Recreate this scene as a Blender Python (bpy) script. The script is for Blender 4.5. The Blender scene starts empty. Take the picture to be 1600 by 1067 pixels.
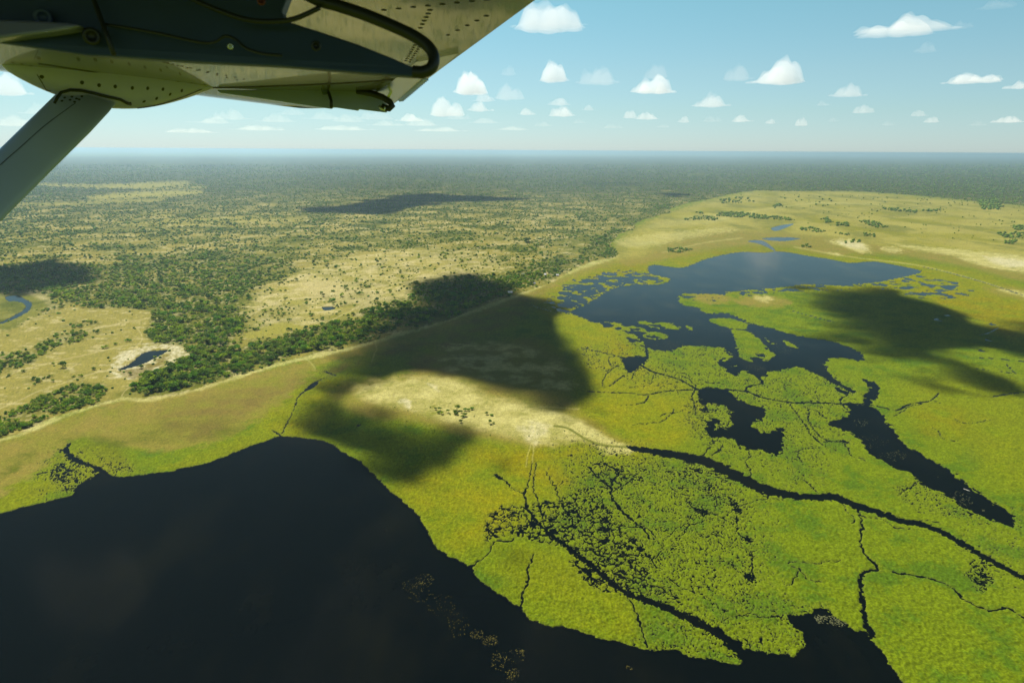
import bpy, math, random
import numpy as np
from mathutils import Vector
from mathutils.bvhtree import BVHTree

random.seed(7)
RNG = np.random.default_rng(7)
R = math.radians
S = bpy.context.scene
COL = S.collection

# ------------------------------------------------------------------ camera, sky, sun, exposure
CAM_H = 300.0                      # the aircraft flies 300 m above the floodplain
FPX = 1066.7                       # 24 mm lens, in photo pixels (1600 wide)
PITCH = R(15.64)
ROLL = R(0.33)
cam_d = bpy.data.cameras.new("camera")
cam = bpy.data.objects.new("camera", cam_d)
COL.objects.link(cam)
cam_d.sensor_width = 36.0
cam_d.lens = 24.0
cam_d.clip_start = 0.05
cam_d.clip_end = 900000.0
cam_d.dof.use_dof = True
cam_d.dof.focus_distance = 900.0
cam_d.dof.aperture_fstop = 5.0
cam.location = (0, 0, CAM_H)
_cp, _sp = math.cos(PITCH), math.sin(PITCH)
_f = Vector((0, _cp, -_sp))
_r0, _u0 = Vector((1, 0, 0)), Vector((0, _sp, _cp))
_r = _r0 * math.cos(ROLL) + _u0 * math.sin(ROLL)
_u = -_r0 * math.sin(ROLL) + _u0 * math.cos(ROLL)
from mathutils import Matrix
cam.matrix_world = Matrix(((_r.x, _u.x, -_f.x, 0), (_r.y, _u.y, -_f.y, 0), (_r.z, _u.z, -_f.z, CAM_H), (0, 0, 0, 1)))
S.camera = cam

SUN_EL, SUN_AZ = R(55), R(-32)     # sun high, ahead and a little to the left
SUN_DIR = Vector((math.sin(SUN_AZ) * math.cos(SUN_EL), math.cos(SUN_AZ) * math.cos(SUN_EL), math.sin(SUN_EL)))
W = bpy.data.worlds.new("World")
S.world = W
W.use_nodes = True
_nt = W.node_tree
_bg = _nt.nodes["Background"]
_sky = _nt.nodes.new("ShaderNodeTexSky")
_sky.sky_type = 'NISHITA'
_sky.sun_disc = False
_sky.sun_elevation = SUN_EL
_sky.sun_rotation = SUN_AZ % (2 * math.pi)
_sky.altitude = 0
_sky.air_density = 1.0
_sky.dust_density = 0.1
_sky.ozone_density = 0.6
# cool teal tint for the low sky; unseen zenith darkened to deepen ground shadows
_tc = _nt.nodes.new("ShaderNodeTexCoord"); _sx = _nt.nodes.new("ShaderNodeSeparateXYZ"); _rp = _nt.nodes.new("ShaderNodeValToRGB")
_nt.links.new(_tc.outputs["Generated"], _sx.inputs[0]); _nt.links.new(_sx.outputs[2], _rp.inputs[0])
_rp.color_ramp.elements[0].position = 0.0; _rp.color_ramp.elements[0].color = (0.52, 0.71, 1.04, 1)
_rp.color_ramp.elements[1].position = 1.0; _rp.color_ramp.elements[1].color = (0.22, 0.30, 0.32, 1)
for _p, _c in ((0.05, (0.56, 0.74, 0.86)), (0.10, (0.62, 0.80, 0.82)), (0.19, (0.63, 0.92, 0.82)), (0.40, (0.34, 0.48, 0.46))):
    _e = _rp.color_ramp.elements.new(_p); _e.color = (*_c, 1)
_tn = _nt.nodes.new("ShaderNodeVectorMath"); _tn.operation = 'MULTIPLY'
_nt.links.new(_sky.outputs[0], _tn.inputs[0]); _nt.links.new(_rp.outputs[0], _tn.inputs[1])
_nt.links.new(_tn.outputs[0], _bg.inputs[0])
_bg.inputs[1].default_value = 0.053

_sl = bpy.data.lights.new("sun", 'SUN')
_sl.energy = 5.0
_sl.angle = R(0.55)
_sl.color = (1.0, 0.955, 0.86)
_so = bpy.data.objects.new("sun", _sl)
COL.objects.link(_so)
_so.rotation_euler = SUN_DIR.to_track_quat('Z', 'Y').to_euler()
_so.location = (0, 0, 3000)

S.view_settings.view_transform = 'Standard'
S.view_settings.look = 'None'
S.view_settings.gamma = 1.0
S.view_settings.exposure = 1.15
S.render.engine = 'CYCLES'
S.cycles.use_denoising = True
S.cycles.max_bounces = 8
S.cycles.diffuse_bounces = 2
S.cycles.glossy_bounces = 3
S.cycles.transmission_bounces = 2
S.cycles.volume_bounces = 8
S.cycles.transparent_max_bounces = 16
S.cycles.caustics_reflective = False
S.cycles.caustics_refractive = False

# ------------------------------------------------------------------ helpers: rays
def ray(px, py):
    a, b = (px - 800) / FPX, (533.5 - py) / FPX
    return (_f + _r * a + _u * b)

def gp(px, py, z=0.0):
    d = ray(px, py)
    t = (z - CAM_H) / d.z
    return (d.x * t, d.y * t)

def gpoly(pts):
    return np.array([gp(*p) for p in pts])

RM = np.array([_r, _u, _f])
def to_px(X, Y, Z=0.0):
    dx, dy, dz = X, Y, Z - CAM_H
    w = RM[2, 0] * dx + RM[2, 1] * dy + RM[2, 2] * dz
    a = RM[0, 0] * dx + RM[0, 1] * dy + RM[0, 2] * dz
    b = RM[1, 0] * dx + RM[1, 1] * dy + RM[1, 2] * dz
    w = np.where(w < 1.0, 1.0, w)
    return 800 + FPX * a / w, 533.5 - FPX * b / w

def lin(r, g, b):
    def f(c):
        c /= 255.0
        return c / 12.92 if c <= 0.04045 else ((c + 0.055) / 1.055) ** 2.4
    return np.array([f(r), f(g), f(b)])

# ------------------------------------------------------------------ helpers: noise
_perm = RNG.permutation(4096)
_ga = RNG.random(4096) * 2 * math.pi
_gx, _gy = np.cos(_ga), np.sin(_ga)
def _h(ix, iy, s):
    return _perm[(_perm[(ix + s * 131) & 4095] + iy) & 4095]
def perlin(x, y, s=0):
    x0 = np.floor(x).astype(np.int64); y0 = np.floor(y).astype(np.int64)
    fx, fy = x - x0, y - y0
    u = fx * fx * fx * (fx * (fx * 6 - 15) + 10); v = fy * fy * fy * (fy * (fy * 6 - 15) + 10)
    def g(i, j):
        h = _h(x0 + i, y0 + j, s)
        return _gx[h] * (fx - i) + _gy[h] * (fy - j)
    a, b, c, d = g(0, 0), g(1, 0), g(0, 1), g(1, 1)
    return ((a + (b - a) * u) * (1 - v) + (c + (d - c) * u) * v) * 1.45
def fbm(x, y, octv=4, s=0, gain=0.5):
    t = np.zeros_like(x); a = 1.0; n = 0
    for o in range(octv):
        t += a * perlin(x * 2 ** o + o * 17.3, y * 2 ** o - o * 9.1, s + o); n += a; a *= gain
    return t / n * 1.3
def voro(x, y, s=0, jit=0.95):
    """distance between the two nearest cell edges (F2-F1) and F1"""
    x0 = np.floor(x).astype(np.int64); y0 = np.floor(y).astype(np.int64)
    f1 = np.full(x.shape, 9.0); f2 = np.full(x.shape, 9.0)
    for i in (-1, 0, 1):
        for j in (-1, 0, 1):
            h = _h(x0 + i, y0 + j, s); k = _perm[(h + 77) & 4095]
            d = np.hypot(x0 + i + 0.5 + jit * (h / 4096 - 0.5) - x, y0 + j + 0.5 + jit * (k / 4096 - 0.5) - y)
            f2 = np.minimum(f2, np.maximum(f1, d)); f1 = np.minimum(f1, d)
    return f2 - f1, f1
def ss(a, b, x):
    t = np.clip((x - a) / (b - a), 0, 1)
    return t * t * (3 - 2 * t)

def smooth_line(p, closed=False, n=5):
    p = np.asarray(p, float); m = len(p); out = []
    for i in range(m if closed else m - 1):
        if closed:
            a, b, c, d = p[(i - 1) % m], p[i], p[(i + 1) % m], p[(i + 2) % m]
        else:
            a, b, c, d = p[max(i - 1, 0)], p[i], p[i + 1], p[min(i + 2, m - 1)]
        for k in range(n):
            t = k / n
            out.append(0.5 * (2 * b + (c - a) * t + (2 * a - 5 * b + 4 * c - d) * t * t + (3 * b - a - 3 * c + d) * t ** 3))
    if not closed: out.append(p[-1])
    return np.array(out)

def seg_dist(X, Y, P, closed, vals=None):
    D = np.full(X.shape, 1e12); VV = np.zeros(X.shape) if vals is not None else None
    m = len(P)
    for i in range(m if closed else m - 1):
        a, b = P[i], P[(i + 1) % m]
        e = b - a; L = e @ e + 1e-12
        t = np.clip(((X - a[0]) * e[0] + (Y - a[1]) * e[1]) / L, 0, 1)
        d = (X - a[0] - t * e[0]) ** 2 + (Y - a[1] - t * e[1]) ** 2
        if vals is not None:
            w = d < D
            VV = np.where(w, vals[i] + (vals[(i + 1) % m] - vals[i]) * t, VV)
        D = np.minimum(D, d)
    return (np.sqrt(D), VV) if vals is not None else np.sqrt(D)

def inside(X, Y, P):
    c = np.zeros(X.shape, bool); m = len(P)
    for i in range(m):
        (xa, ya), (xb, yb) = P[i], P[(i + 1) % m]
        if ya == yb: continue
        k = (ya > Y) != (yb > Y)
        c ^= k & (X < (xb - xa) * (Y - ya) / (yb - ya) + xa)
    return c

def sdf(X, Y, P, pad, far=-1e3):
    """signed distance to a closed polygon, + inside; only computed near its bounding box"""
    out = np.full(X.shape, float(far))
    lo, hi = P.min(0) - pad, P.max(0) + pad
    k = np.nonzero((X > lo[0]) & (X < hi[0]) & (Y > lo[1]) & (Y < hi[1]))[0]
    if len(k):
        x, y = X[k], Y[k]
        d = seg_dist(x, y, P, True)
        out[k] = np.where(inside(x, y, P), d, -d)
    return out

def pmask(px, py, poly, blur, k=2.0, jx=None):
    """soft mask of a patch of ground, given by its outline on the survey picture"""
    P = smooth_line(poly, True, 4) * np.array([1, k])
    x = px if jx is None else px + jx
    s = sdf(x, py * k, P, blur * 2 + 2)
    return ss(-blur, blur, s)

# ------------------------------------------------------------------ helpers: objects
def tag(o, label=None, cat=None, group=None, kind=None):
    if label: o["label"] = label
    if cat: o["category"] = cat
    if group: o["group"] = group
    if kind: o["kind"] = kind
    return o
def empty(name, loc=(0, 0, 0), rz=0.0):
    o = bpy.data.objects.new(name, None)
    o.location = loc; o.rotation_euler = (0, 0, rz); o.empty_display_size = 0.5
    COL.objects.link(o); return o
def link(name, me, parent=None):
    o = bpy.data.objects.new(name, me); COL.objects.link(o)
    if parent: o.parent = parent
    return o
def np_mesh(name, V, F, mat, smooth=False, cols=None, attrs=None):
    me = bpy.data.meshes.new(name)
    V = np.asarray(V, np.float32); F = np.asarray(F, np.int32)
    me.vertices.add(len(V)); me.vertices.foreach_set("co", V.ravel())
    k = F.shape[1]
    me.loops.add(F.size); me.loops.foreach_set("vertex_index", F.ravel())
    me.polygons.add(len(F)); me.polygons.foreach_set("loop_start", np.arange(0, F.size, k, dtype=np.int32))
    if smooth: me.polygons.foreach_set("use_smooth", np.ones(len(F), bool))
    me.update(calc_edges=True)
    if cols is not None:
        a = me.color_attributes.new("tint", 'FLOAT_COLOR', 'POINT')
        c = np.ones((len(V), 4), np.float32); c[:, :3] = cols
        a.data.foreach_set("color", c.ravel())
    if mat: me.materials.append(mat)
    return me
def py_mesh(name, V, F, mats, smooth=False, fm=None):
    me = bpy.data.meshes.new(name)
    me.from_pydata([tuple(v) for v in V], [], [tuple(f) for f in F])
    for m in (mats if isinstance(mats, (list, tuple)) else [mats]): me.materials.append(m)
    if smooth:
        for p in me.polygons: p.use_smooth = True
    if fm is not None:
        for p, i in zip(me.polygons, fm): p.material_index = i
    me.update(); return me

# ------------------------------------------------------------------ materials
def new_mat(name):
    m = bpy.data.materials.new(name); m.use_nodes = True
    nt = m.node_tree; b = nt.nodes["Principled BSDF"]
    return m, nt, b
def simple(name, c, rough=0.5, metal=0.0, noise=0.15, scale=6.0, coat=0.0, bump=0.0, spec=0.5):
    m, nt, b = new_mat(name)
    tc = nt.nodes.new("ShaderNodeTexCoord"); n = nt.nodes.new("ShaderNodeTexNoise")
    n.inputs["Scale"].default_value = scale; n.inputs["Detail"].default_value = 5
    nt.links.new(tc.outputs["Object"], n.inputs["Vector"])
    mx = nt.nodes.new("ShaderNodeMix"); mx.data_type = 'RGBA'
    mx.inputs[6].default_value = (*[x * (1 - noise) for x in c], 1); mx.inputs[7].default_value = (*[min(1, x * (1 + noise)) for x in c], 1)
    nt.links.new(n.outputs["Fac"], mx.inputs[0]); nt.links.new(mx.outputs[2], b.inputs["Base Color"])
    b.inputs["Roughness"].default_value = rough; b.inputs["Metallic"].default_value = metal
    b.inputs["Specular IOR Level"].default_value = spec
    b.inputs["Coat Weight"].default_value = coat; b.inputs["Coat Roughness"].default_value = 0.04
    if bump:
        bp = nt.nodes.new("ShaderNodeBump"); bp.inputs["Strength"].default_value = bump; bp.inputs["Distance"].default_value = 0.01
        nt.links.new(n.outputs["Fac"], bp.inputs["Height"]); nt.links.new(bp.outputs[0], b.inputs["Normal"])
    return m

def ground_mat(name, amount, scale):
    m, nt, b = new_mat(name)
    at = nt.nodes.new("ShaderNodeVertexColor"); at.layer_name = "tint"
    geo = nt.nodes.new("ShaderNodeNewGeometry")
    n = nt.nodes.new("ShaderNodeTexNoise"); n.inputs["Scale"].default_value = scale; n.inputs["Detail"].default_value = 6; n.inputs["Roughness"].default_value = 0.7
    nt.links.new(geo.outputs["Position"], n.inputs["Vector"])
    mr = nt.nodes.new("ShaderNodeMapRange"); mr.inputs[1].default_value = 0.3; mr.inputs[2].default_value = 0.7
    mr.inputs[3].default_value = 1 - amount; mr.inputs[4].default_value = 1 + amount
    nt.links.new(n.outputs["Fac"], mr.inputs[0])
    mul = nt.nodes.new("ShaderNodeVectorMath"); mul.operation = 'SCALE'
    nt.links.new(at.outputs["Color"], mul.inputs[0]); nt.links.new(mr.outputs[0], mul.inputs["Scale"])
    nt.links.new(mul.outputs[0], b.inputs["Base Color"])
    b.inputs["Roughness"].default_value = 1.0; b.inputs["Specular IOR Level"].default_value = 0.03
    return m
M_GROUND = ground_mat("dry_ground", 0.16, 0.35)
M_MARSH = ground_mat("marsh_leaves", 0.38, 0.7)

def water_mat():
    m, nt, b = new_mat("dark_water")
    geo = nt.nodes.new("ShaderNodeNewGeometry")
    mp = nt.nodes.new("ShaderNodeMapping"); mp.inputs["Scale"].default_value = (0.010, 0.0045, 0.01)
    nt.links.new(geo.outputs["Position"], mp.inputs["Vector"])
    n = nt.nodes.new("ShaderNodeTexNoise"); n.inputs["Scale"].default_value = 1.6; n.inputs["Detail"].default_value = 7; n.inputs["Roughness"].default_value = 0.62
    nt.links.new(mp.outputs[0], n.inputs["Vector"])
    cr = nt.nodes.new("ShaderNodeValToRGB")
    cr.color_ramp.elements[0].position = 0.50; cr.color_ramp.elements[0].color = (0.0010, 0.0018, 0.0022, 1)
    cr.color_ramp.elements[1].position = 0.78; cr.color_ramp.elements[1].color = (0.0040, 0.0044, 0.0030, 1)
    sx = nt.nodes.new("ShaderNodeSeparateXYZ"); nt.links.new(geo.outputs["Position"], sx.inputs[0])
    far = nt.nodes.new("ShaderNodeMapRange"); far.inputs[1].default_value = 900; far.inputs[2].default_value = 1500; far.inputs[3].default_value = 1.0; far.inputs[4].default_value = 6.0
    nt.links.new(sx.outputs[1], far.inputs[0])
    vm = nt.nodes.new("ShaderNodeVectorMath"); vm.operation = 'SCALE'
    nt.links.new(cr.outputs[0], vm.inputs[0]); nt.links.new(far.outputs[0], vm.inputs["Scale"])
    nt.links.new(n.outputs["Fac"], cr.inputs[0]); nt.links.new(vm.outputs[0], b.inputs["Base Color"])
    b.inputs["Roughness"].default_value = 0.10; b.inputs["IOR"].default_value = 1.33; b.inputs["Specular IOR Level"].default_value = 0.035
    w = nt.nodes.new("ShaderNodeTexNoise"); w.inputs["Scale"].default_value = 0.9; w.inputs["Detail"].default_value = 4
    nt.links.new(geo.outputs["Position"], w.inputs["Vector"])
    bp = nt.nodes.new("ShaderNodeBump"); bp.inputs["Strength"].default_value = 0.12; bp.inputs["Distance"].default_value = 0.08
    nt.links.new(w.outputs["Fac"], bp.inputs["Height"]); nt.links.new(bp.outputs[0], b.inputs["Normal"])
    return m
M_WATER = water_mat()

def leaf_mat():
    m, nt, b = new_mat("tree_leaves")
    at = nt.nodes.new("ShaderNodeVertexColor"); at.layer_name = "tint"
    oi = nt.nodes.new("ShaderNodeObjectInfo")
    mul = nt.nodes.new("ShaderNodeMix"); mul.data_type = 'RGBA'; mul.blend_type = 'MULTIPLY'; mul.inputs[0].default_value = 1.0
    nt.links.new(at.outputs["Color"], mul.inputs[6]); nt.links.new(oi.outputs["Color"], mul.inputs[7])
    nt.links.new(mul.outputs[2], b.inputs["Base Color"])
    b.inputs["Roughness"].default_value = 0.8; b.inputs["Specular IOR Level"].default_value = 0.08
    tl = nt.nodes.new("ShaderNodeBsdfTranslucent"); ms = nt.nodes.new("ShaderNodeMixShader"); ms.inputs[0].default_value = 0.42
    nt.links.new(mul.outputs[2], tl.inputs[0]); nt.links.new(b.outputs[0], ms.inputs[1]); nt.links.new(tl.outputs[0], ms.inputs[2])
    nt.links.new(ms.outputs[0], nt.nodes["Material Output"].inputs["Surface"])
    return m
M_LEAF = leaf_mat()
M_BARK = simple("tree_bark", (0.11, 0.085, 0.06), 0.9, noise=0.3)

# ------------------------------------------------------------------ the ground: outlines surveyed from the air
LAKE = [(-260, 880), (-120, 830), (0, 803), (25, 795), (51, 789), (73, 784), (91, 779), (109, 775), (116, 767), (124, 756), (142, 748), (157, 737),
        (170, 741), (192, 745), (228, 741), (253, 737), (273, 736), (280, 732), (304, 728), (326, 723), (341, 717), (367, 707), (379, 702), (400, 694),
        (415, 690), (433, 682), (463, 683), (496, 687), (514, 691), (537, 707), (562, 720), (582, 740), (595, 753), (610, 768), (626, 779), (652, 803),
        (666, 826), (681, 852), (701, 869), (735, 885), (744, 898), (773, 923), (813, 950), (830, 967), (859, 977), (888, 980), (919, 990), (940, 999),
        (971, 1002), (1000, 1012), (1017, 1016), (1052, 1015), (1081, 1026), (1104, 1029), (1129, 1033), (1152, 1036), (1165, 1030), (1173, 1016),
        (1201, 1020), (1227, 1020), (1239, 1025), (1250, 1016), (1256, 1005), (1253, 987), (1242, 979), (1233, 963), (1259, 959), (1282, 951),
        (1300, 960), (1322, 974), (1336, 985), (1354, 988), (1365, 1006), (1376, 1017), (1394, 1043), (1412, 1067), (1440, 1120), (1480, 1250), (1400, 1500),
        (800, 1650), (-100, 1500), (-600, 1150)]
UPPER = [(891, 487), (917, 475), (944, 459), (961, 450), (994, 445), (1027, 445), (1042, 441), (1047, 435), (1020, 429), (1012, 420), (1023, 414), (1060, 419),
         (1080, 414), (1104, 405), (1127, 399), (1158, 394), (1195, 395), (1212, 393), (1235, 395), (1262, 400), (1296, 405), (1330, 411), (1364, 409),
         (1397, 414), (1435, 422), (1435, 427), (1397, 436), (1364, 442), (1330, 444), (1296, 446), (1262, 444), (1229, 448), (1195, 451), (1161, 454),
         (1127, 456), (1080, 456), (1060, 463), (1067, 476), (1090, 481), (1104, 490), (1138, 490), (1171, 505), (1202, 512), (1242, 524), (1279, 530),
         (1303, 534), (1330, 544), (1347, 554), (1345, 564), (1317, 559), (1293, 562), (1291, 574), (1301, 589), (1314, 599), (1337, 611), (1328, 612),
         (1300, 598), (1285, 589), (1265, 580), (1246, 573), (1225, 577), (1205, 580), (1190, 577), (1178, 583), (1168, 578), (1160, 570), (1152, 572), (1128, 573), (1126, 568),
         (1145, 563), (1139, 551), (1129, 543), (1111, 542), (1071, 539), (1053, 546), (1038, 548), (1012, 541), (1000, 530), (985, 518), (975, 508), (955, 503),
         (930, 504), (911, 497)]
POOLS = [
    [(1091, 611), (1109, 606), (1136, 610), (1164, 629), (1190, 637), (1197, 647), (1190, 655), (1174, 659), (1174, 667), (1200, 677), (1215, 670), (1228, 672),
     (1220, 685), (1224, 698), (1214, 712), (1190, 702), (1167, 702), (1149, 688), (1114, 676), (1141, 667), (1144, 652), (1136, 637), (1114, 630), (1098, 632)],
    [(1326, 632), (1352, 634), (1372, 640), (1385, 658), (1402, 679), (1416, 697), (1463, 722), (1492, 742), (1518, 763), (1554, 785), (1576, 803), (1593, 822),
     (1576, 820), (1550, 812), (1525, 805), (1500, 789), (1474, 771), (1445, 758), (1423, 740), (1391, 727), (1358, 707), (1347, 690), (1332, 676), (1311, 671), (1294, 660), (1311, 655), (1326, 647)],
    [(1347, 592), (1364, 597), (1375, 606), (1369, 617), (1364, 628), (1351, 631), (1352, 617), (1359, 612), (1357, 602)],
    [(972, 561), (992, 557), (1012, 559), (1002, 571), (987, 582), (977, 573)],
    [(262, 547), (245, 548), (225, 551), (212, 561), (199, 571), (183, 578), (192, 578), (218, 571), (240, 561), (257, 552)],
    [(8, 464), (17, 462), (30, 462), (39, 468), (50, 474), (46, 485), (37, 491), (24, 498), (8, 504), (-40, 520), (-60, 520), (-30, 512), (0, 504), (13, 498), (26, 491), (39, 482), (38, 475), (26, 471), (13, 471)],
    [(503, 481), (513, 479), (524, 481), (520, 484), (507, 485)],
    [(1470, 448), (1481, 446), (1494, 449), (1482, 453)],
    [(478, 611), (486, 600), (498, 597), (492, 604)],
    [(1205, 357), (1222, 352), (1240, 350), (1228, 356), (1213, 361)],
    [(1190, 373), (1220, 371), (1250, 373), (1220, 377)],
    [(1168, 377), (1190, 376), (1205, 385), (1212, 393), (1200, 387), (1186, 381)],
]
ISLES = [
    [(1144, 515), (1160, 516), (1174, 520), (1190, 533), (1203, 545), (1212, 555), (1200, 563), (1180, 566), (1160, 561), (1152, 546), (1148, 530)],
    [(1107, 500), (1125, 497), (1145, 498), (1168, 507), (1163, 515), (1140, 513), (1120, 507)],
    [(1018, 507), (1038, 503), (1060, 505), (1084, 513), (1075, 517), (1045, 514), (1030, 514)],
    [(1004, 524), (1022, 518), (1045, 524), (1040, 530), (1015, 530)],
    [(975, 513), (992, 509), (1010, 515), (1008, 521), (990, 520)],
    [(995, 503), (1010, 502), (1028, 509), (1015, 512)],
    [(1195, 528), (1208, 530), (1215, 536), (1204, 538)],
    [(1225, 532), (1242, 538), (1246, 545), (1230, 540)],
]
CHAN = [   # narrow channels: points, width in photo pixels from start to end
    ([(985, 699), (1010, 704), (1040, 708), (1075, 714), (1100, 720), (1130, 733), (1160, 748), (1190, 762), (1215, 770), (1250, 775), (1300, 777), (1320, 783), (1340, 791), (1373, 801), (1409, 814), (1445, 821), (1474, 832), (1518, 858), (1554, 879), (1600, 903), (1700, 960)], [5, 9, 10, 11, 13, 13, 13, 12, 11, 9, 9, 8, 9, 8, 7, 6, 6, 6, 5, 5, 4]),
    ([(819, 771), (824, 792), (834, 809), (857, 832), (877, 847), (902, 867), (928, 885), (953, 908), (978, 926), (1000, 934), (1029, 945), (1063, 960), (1095, 974), (1121, 988), (1144, 1005), (1161, 1019), (1173, 1032)], [2, 2.4, 3, 4, 5, 5.5, 6, 6, 7, 7, 8, 9, 10, 11, 12, 14, 16]),
    ([(911, 611), (952, 613), (990, 615), (1010, 617), (1043, 611), (1091, 609), (1129, 609), (1164, 611), (1187, 620), (1200, 623), (1238, 629), (1276, 629), (1314, 631), (1352, 632), (1377, 636), (1402, 641), (1420, 632), (1453, 626), (1466, 615)], [1.3, 1.5, 1.5, 1.6, 2, 2.4, 3, 3, 2.6, 2.6, 2.6, 2.4, 2.6, 2.6, 2, 1.7, 1.6, 1.4, 1.4]),
    ([(1552, 620), (1574, 616), (1600, 613), (1640, 610)], [1.2, 1.4, 1.4, 1]),
    ([(1002, 571), (1020, 581), (1043, 587), (1066, 595), (1088, 608)], [3, 2.6, 2.2, 2.4, 2.6]),
    ([(1012, 561), (1010, 545), (1007, 530)], [2.6, 2, 1.6]),
    ([(972, 559), (947, 552), (909, 544)], [2, 1.6, 1]),
    ([(967, 571), (947, 580)], [1.8, 1.2]), ([(975, 586), (952, 604)], [1.6, 1]),
    ([(1012, 619), (1008, 628), (990, 632), (970, 634)], [1.8, 1.6, 1.2, 0.8]),
    ([(1167, 611), (1169, 604), (1190, 599), (1186, 590), (1172, 581)], [2.4, 2, 2, 2, 2.4]),
    ([(1340, 796), (1347, 821), (1344, 847), (1354, 869), (1373, 889), (1351, 894), (1345, 912), (1349, 941), (1354, 974), (1363, 992)], [1.6, 1.8, 1.8, 2.2, 2, 4, 4, 4.4, 5, 7]),
    ([(1394, 894), (1438, 901), (1463, 907), (1489, 919), (1510, 939), (1547, 954), (1576, 950), (1600, 965), (1660, 990)], [2.4, 2.6, 1.6, 1.5, 2.2, 2, 1.7, 1.6, 1.4]),
    ([(834, 867), (826, 885), (826, 900), (816, 932), (813, 950)], [1.6, 2.2, 2.2, 2.2, 2.4]),
    ([(804, 840), (794, 847), (773, 845), (763, 865), (743, 880), (735, 886)], [1.5, 1.6, 1.8, 1.8, 1.8, 2]),
    ([(777, 744), (783, 748), (789, 751), (801, 764), (819, 771)], [4, 3, 1.6, 1.5, 1.5]),
    ([(832, 723), (824, 761), (819, 771)], [1.0, 1.4, 1.8]), ([(838, 723), (833, 761), (840, 781), (852, 822), (862, 836)], [1, 1.3, 1.5, 1.6, 1.6]),
    ([(852, 736), (867, 761), (877, 786), (895, 812)], [0.9, 1.2, 1.3, 1.5]),
    ([(918, 728), (938, 749), (953, 761), (956, 776), (966, 792), (983, 809), (1006, 827), (1016, 842)], [1.2, 2, 2.4, 3.4, 4, 3, 2.2, 1.8]),
    ([(949, 726), (966, 738), (958, 752), (953, 761)], [2, 1.8, 1.6, 2]),
    ([(109, 692), (104, 704), (116, 718), (134, 725), (152, 731), (164, 741)], [2, 4, 5, 4, 4, 5]), ([(104, 704), (91, 702)], [3, 1.4]), ([(61, 740), (83, 736)], [2, 1.4]),
    ([(509, 581), (524, 587)], [2, 2.2]), ([(466, 619), (476, 611), (486, 601), (506, 591)], [1.4, 2.2, 2, 1]), ([(466, 619), (458, 642), (440, 678)], [0.9, 0.9, 1.2]), ([(425, 672), (440, 682)], [1.4, 2]),
    ([(1526, 559), (1560, 561), (1600, 565)], [1.2, 1.6, 1.4]), ([(1572, 569), (1587, 584)], [1.2, 1.2]), ([(1526, 576), (1579, 583)], [1, 1.2]),
    ([(1238, 486), (1271, 495), (1301, 503)], [1.2, 1.4, 1.2]), ([(1129, 695), (1126, 701), (1114, 711)], [1.4, 1.6, 1.2]),
    ([(1441, 417), (1482, 426), (1543, 443), (1600, 462)], [0.8, 1.2, 1.4, 0.8]),
    ([(830, 477), (860, 486), (900, 492), (930, 498)], [1.2, 1.2, 1.6, 2]),
    ([(1072, 777), (1078, 790), (1101, 800)], [1.2, 1.2, 1.4]), ([(1152, 805), (1152, 830), (1168, 842)], [2, 1.2, 2]), ([(1176, 862), (1175, 898)], [1, 1.6]),
    ([(1231, 628), (1248, 650), (1262, 670), (1268, 680), (1285, 695)], [0.8, 1, 1.6, 1.4, 0.8]),
    ([(980, 930), (995, 960), (1005, 990), (1010, 1012)], [2, 2, 1.6, 2]),
    ([(1055, 935), (1035, 920), (1012, 912)], [1.6, 1.4, 1.2]), ([(1085, 925), (1060, 915), (1040, 900)], [1.6, 1.2, 1]),
    ([(1560, 512), (1545, 520), (1530, 524)], [1, 1.2, 0.8]),
]
BANK = [(-700, 900), (-300, 770), (-100, 716), (0, 687), (38, 674), (76, 656), (114, 644), (157, 631), (190, 621), (228, 623), (278, 617), (329, 601), (379, 585), (400, 579),
        (438, 566), (476, 557), (526, 548), (577, 535), (615, 523), (653, 513), (704, 500), (729, 488), (770, 473), (812, 459), (861, 442), (894, 422), (927, 409), (962, 403), (966, 396),
        (954, 382), (967, 366), (994, 358), (990, 350), (1007, 343), (1047, 333), (1047, 326), (1080, 316), (1111, 311), (1144, 303), (1178, 298), (1229, 299), (1330, 299), (1397, 303),
        (1470, 309), (1540, 316), (1600, 322), (1800, 336)]
LANDPOLY = BANK + [(2600, 300), (2600, 245), (-1600, 245), (-1600, 900)]

_rc = random.Random(19)
for _i in range(46):      # hair-thin hippo paths branching through the floating mat
    _x, _y = _rc.choice([(930, 560), (1010, 600), (1050, 590), (1120, 720), (1160, 740), (1230, 770), (1290, 777), (1350, 797), (1440, 822), (1250, 630), (1300, 632), (1060, 640), (1090, 690), (1180, 860), (1100, 800), (1010, 850), (940, 770), (1150, 850), (1240, 880), (1300, 700), (1400, 640), (1480, 660), (1540, 600), (1460, 740), (1200, 600), (1240, 560), (880, 800), (1070, 930), (1200, 960)])
    _x += _rc.uniform(-25, 25); _y += _rc.uniform(-12, 12); _a = _rc.uniform(0, 6.28); _p = [(_x, _y)]
    for _j in range(_rc.randint(4, 9)):
        _a += _rc.uniform(-0.75, 0.75); _x += 11 * math.cos(_a); _y += 6.5 * math.sin(_a)
        if _y < 540 or (_x < 900 and _y > 860): break
        _p.append((_x, _y))
    if len(_p) > 2: CHAN.append((_p, [_rc.uniform(0.7, 1.2)] * len(_p)))

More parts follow.
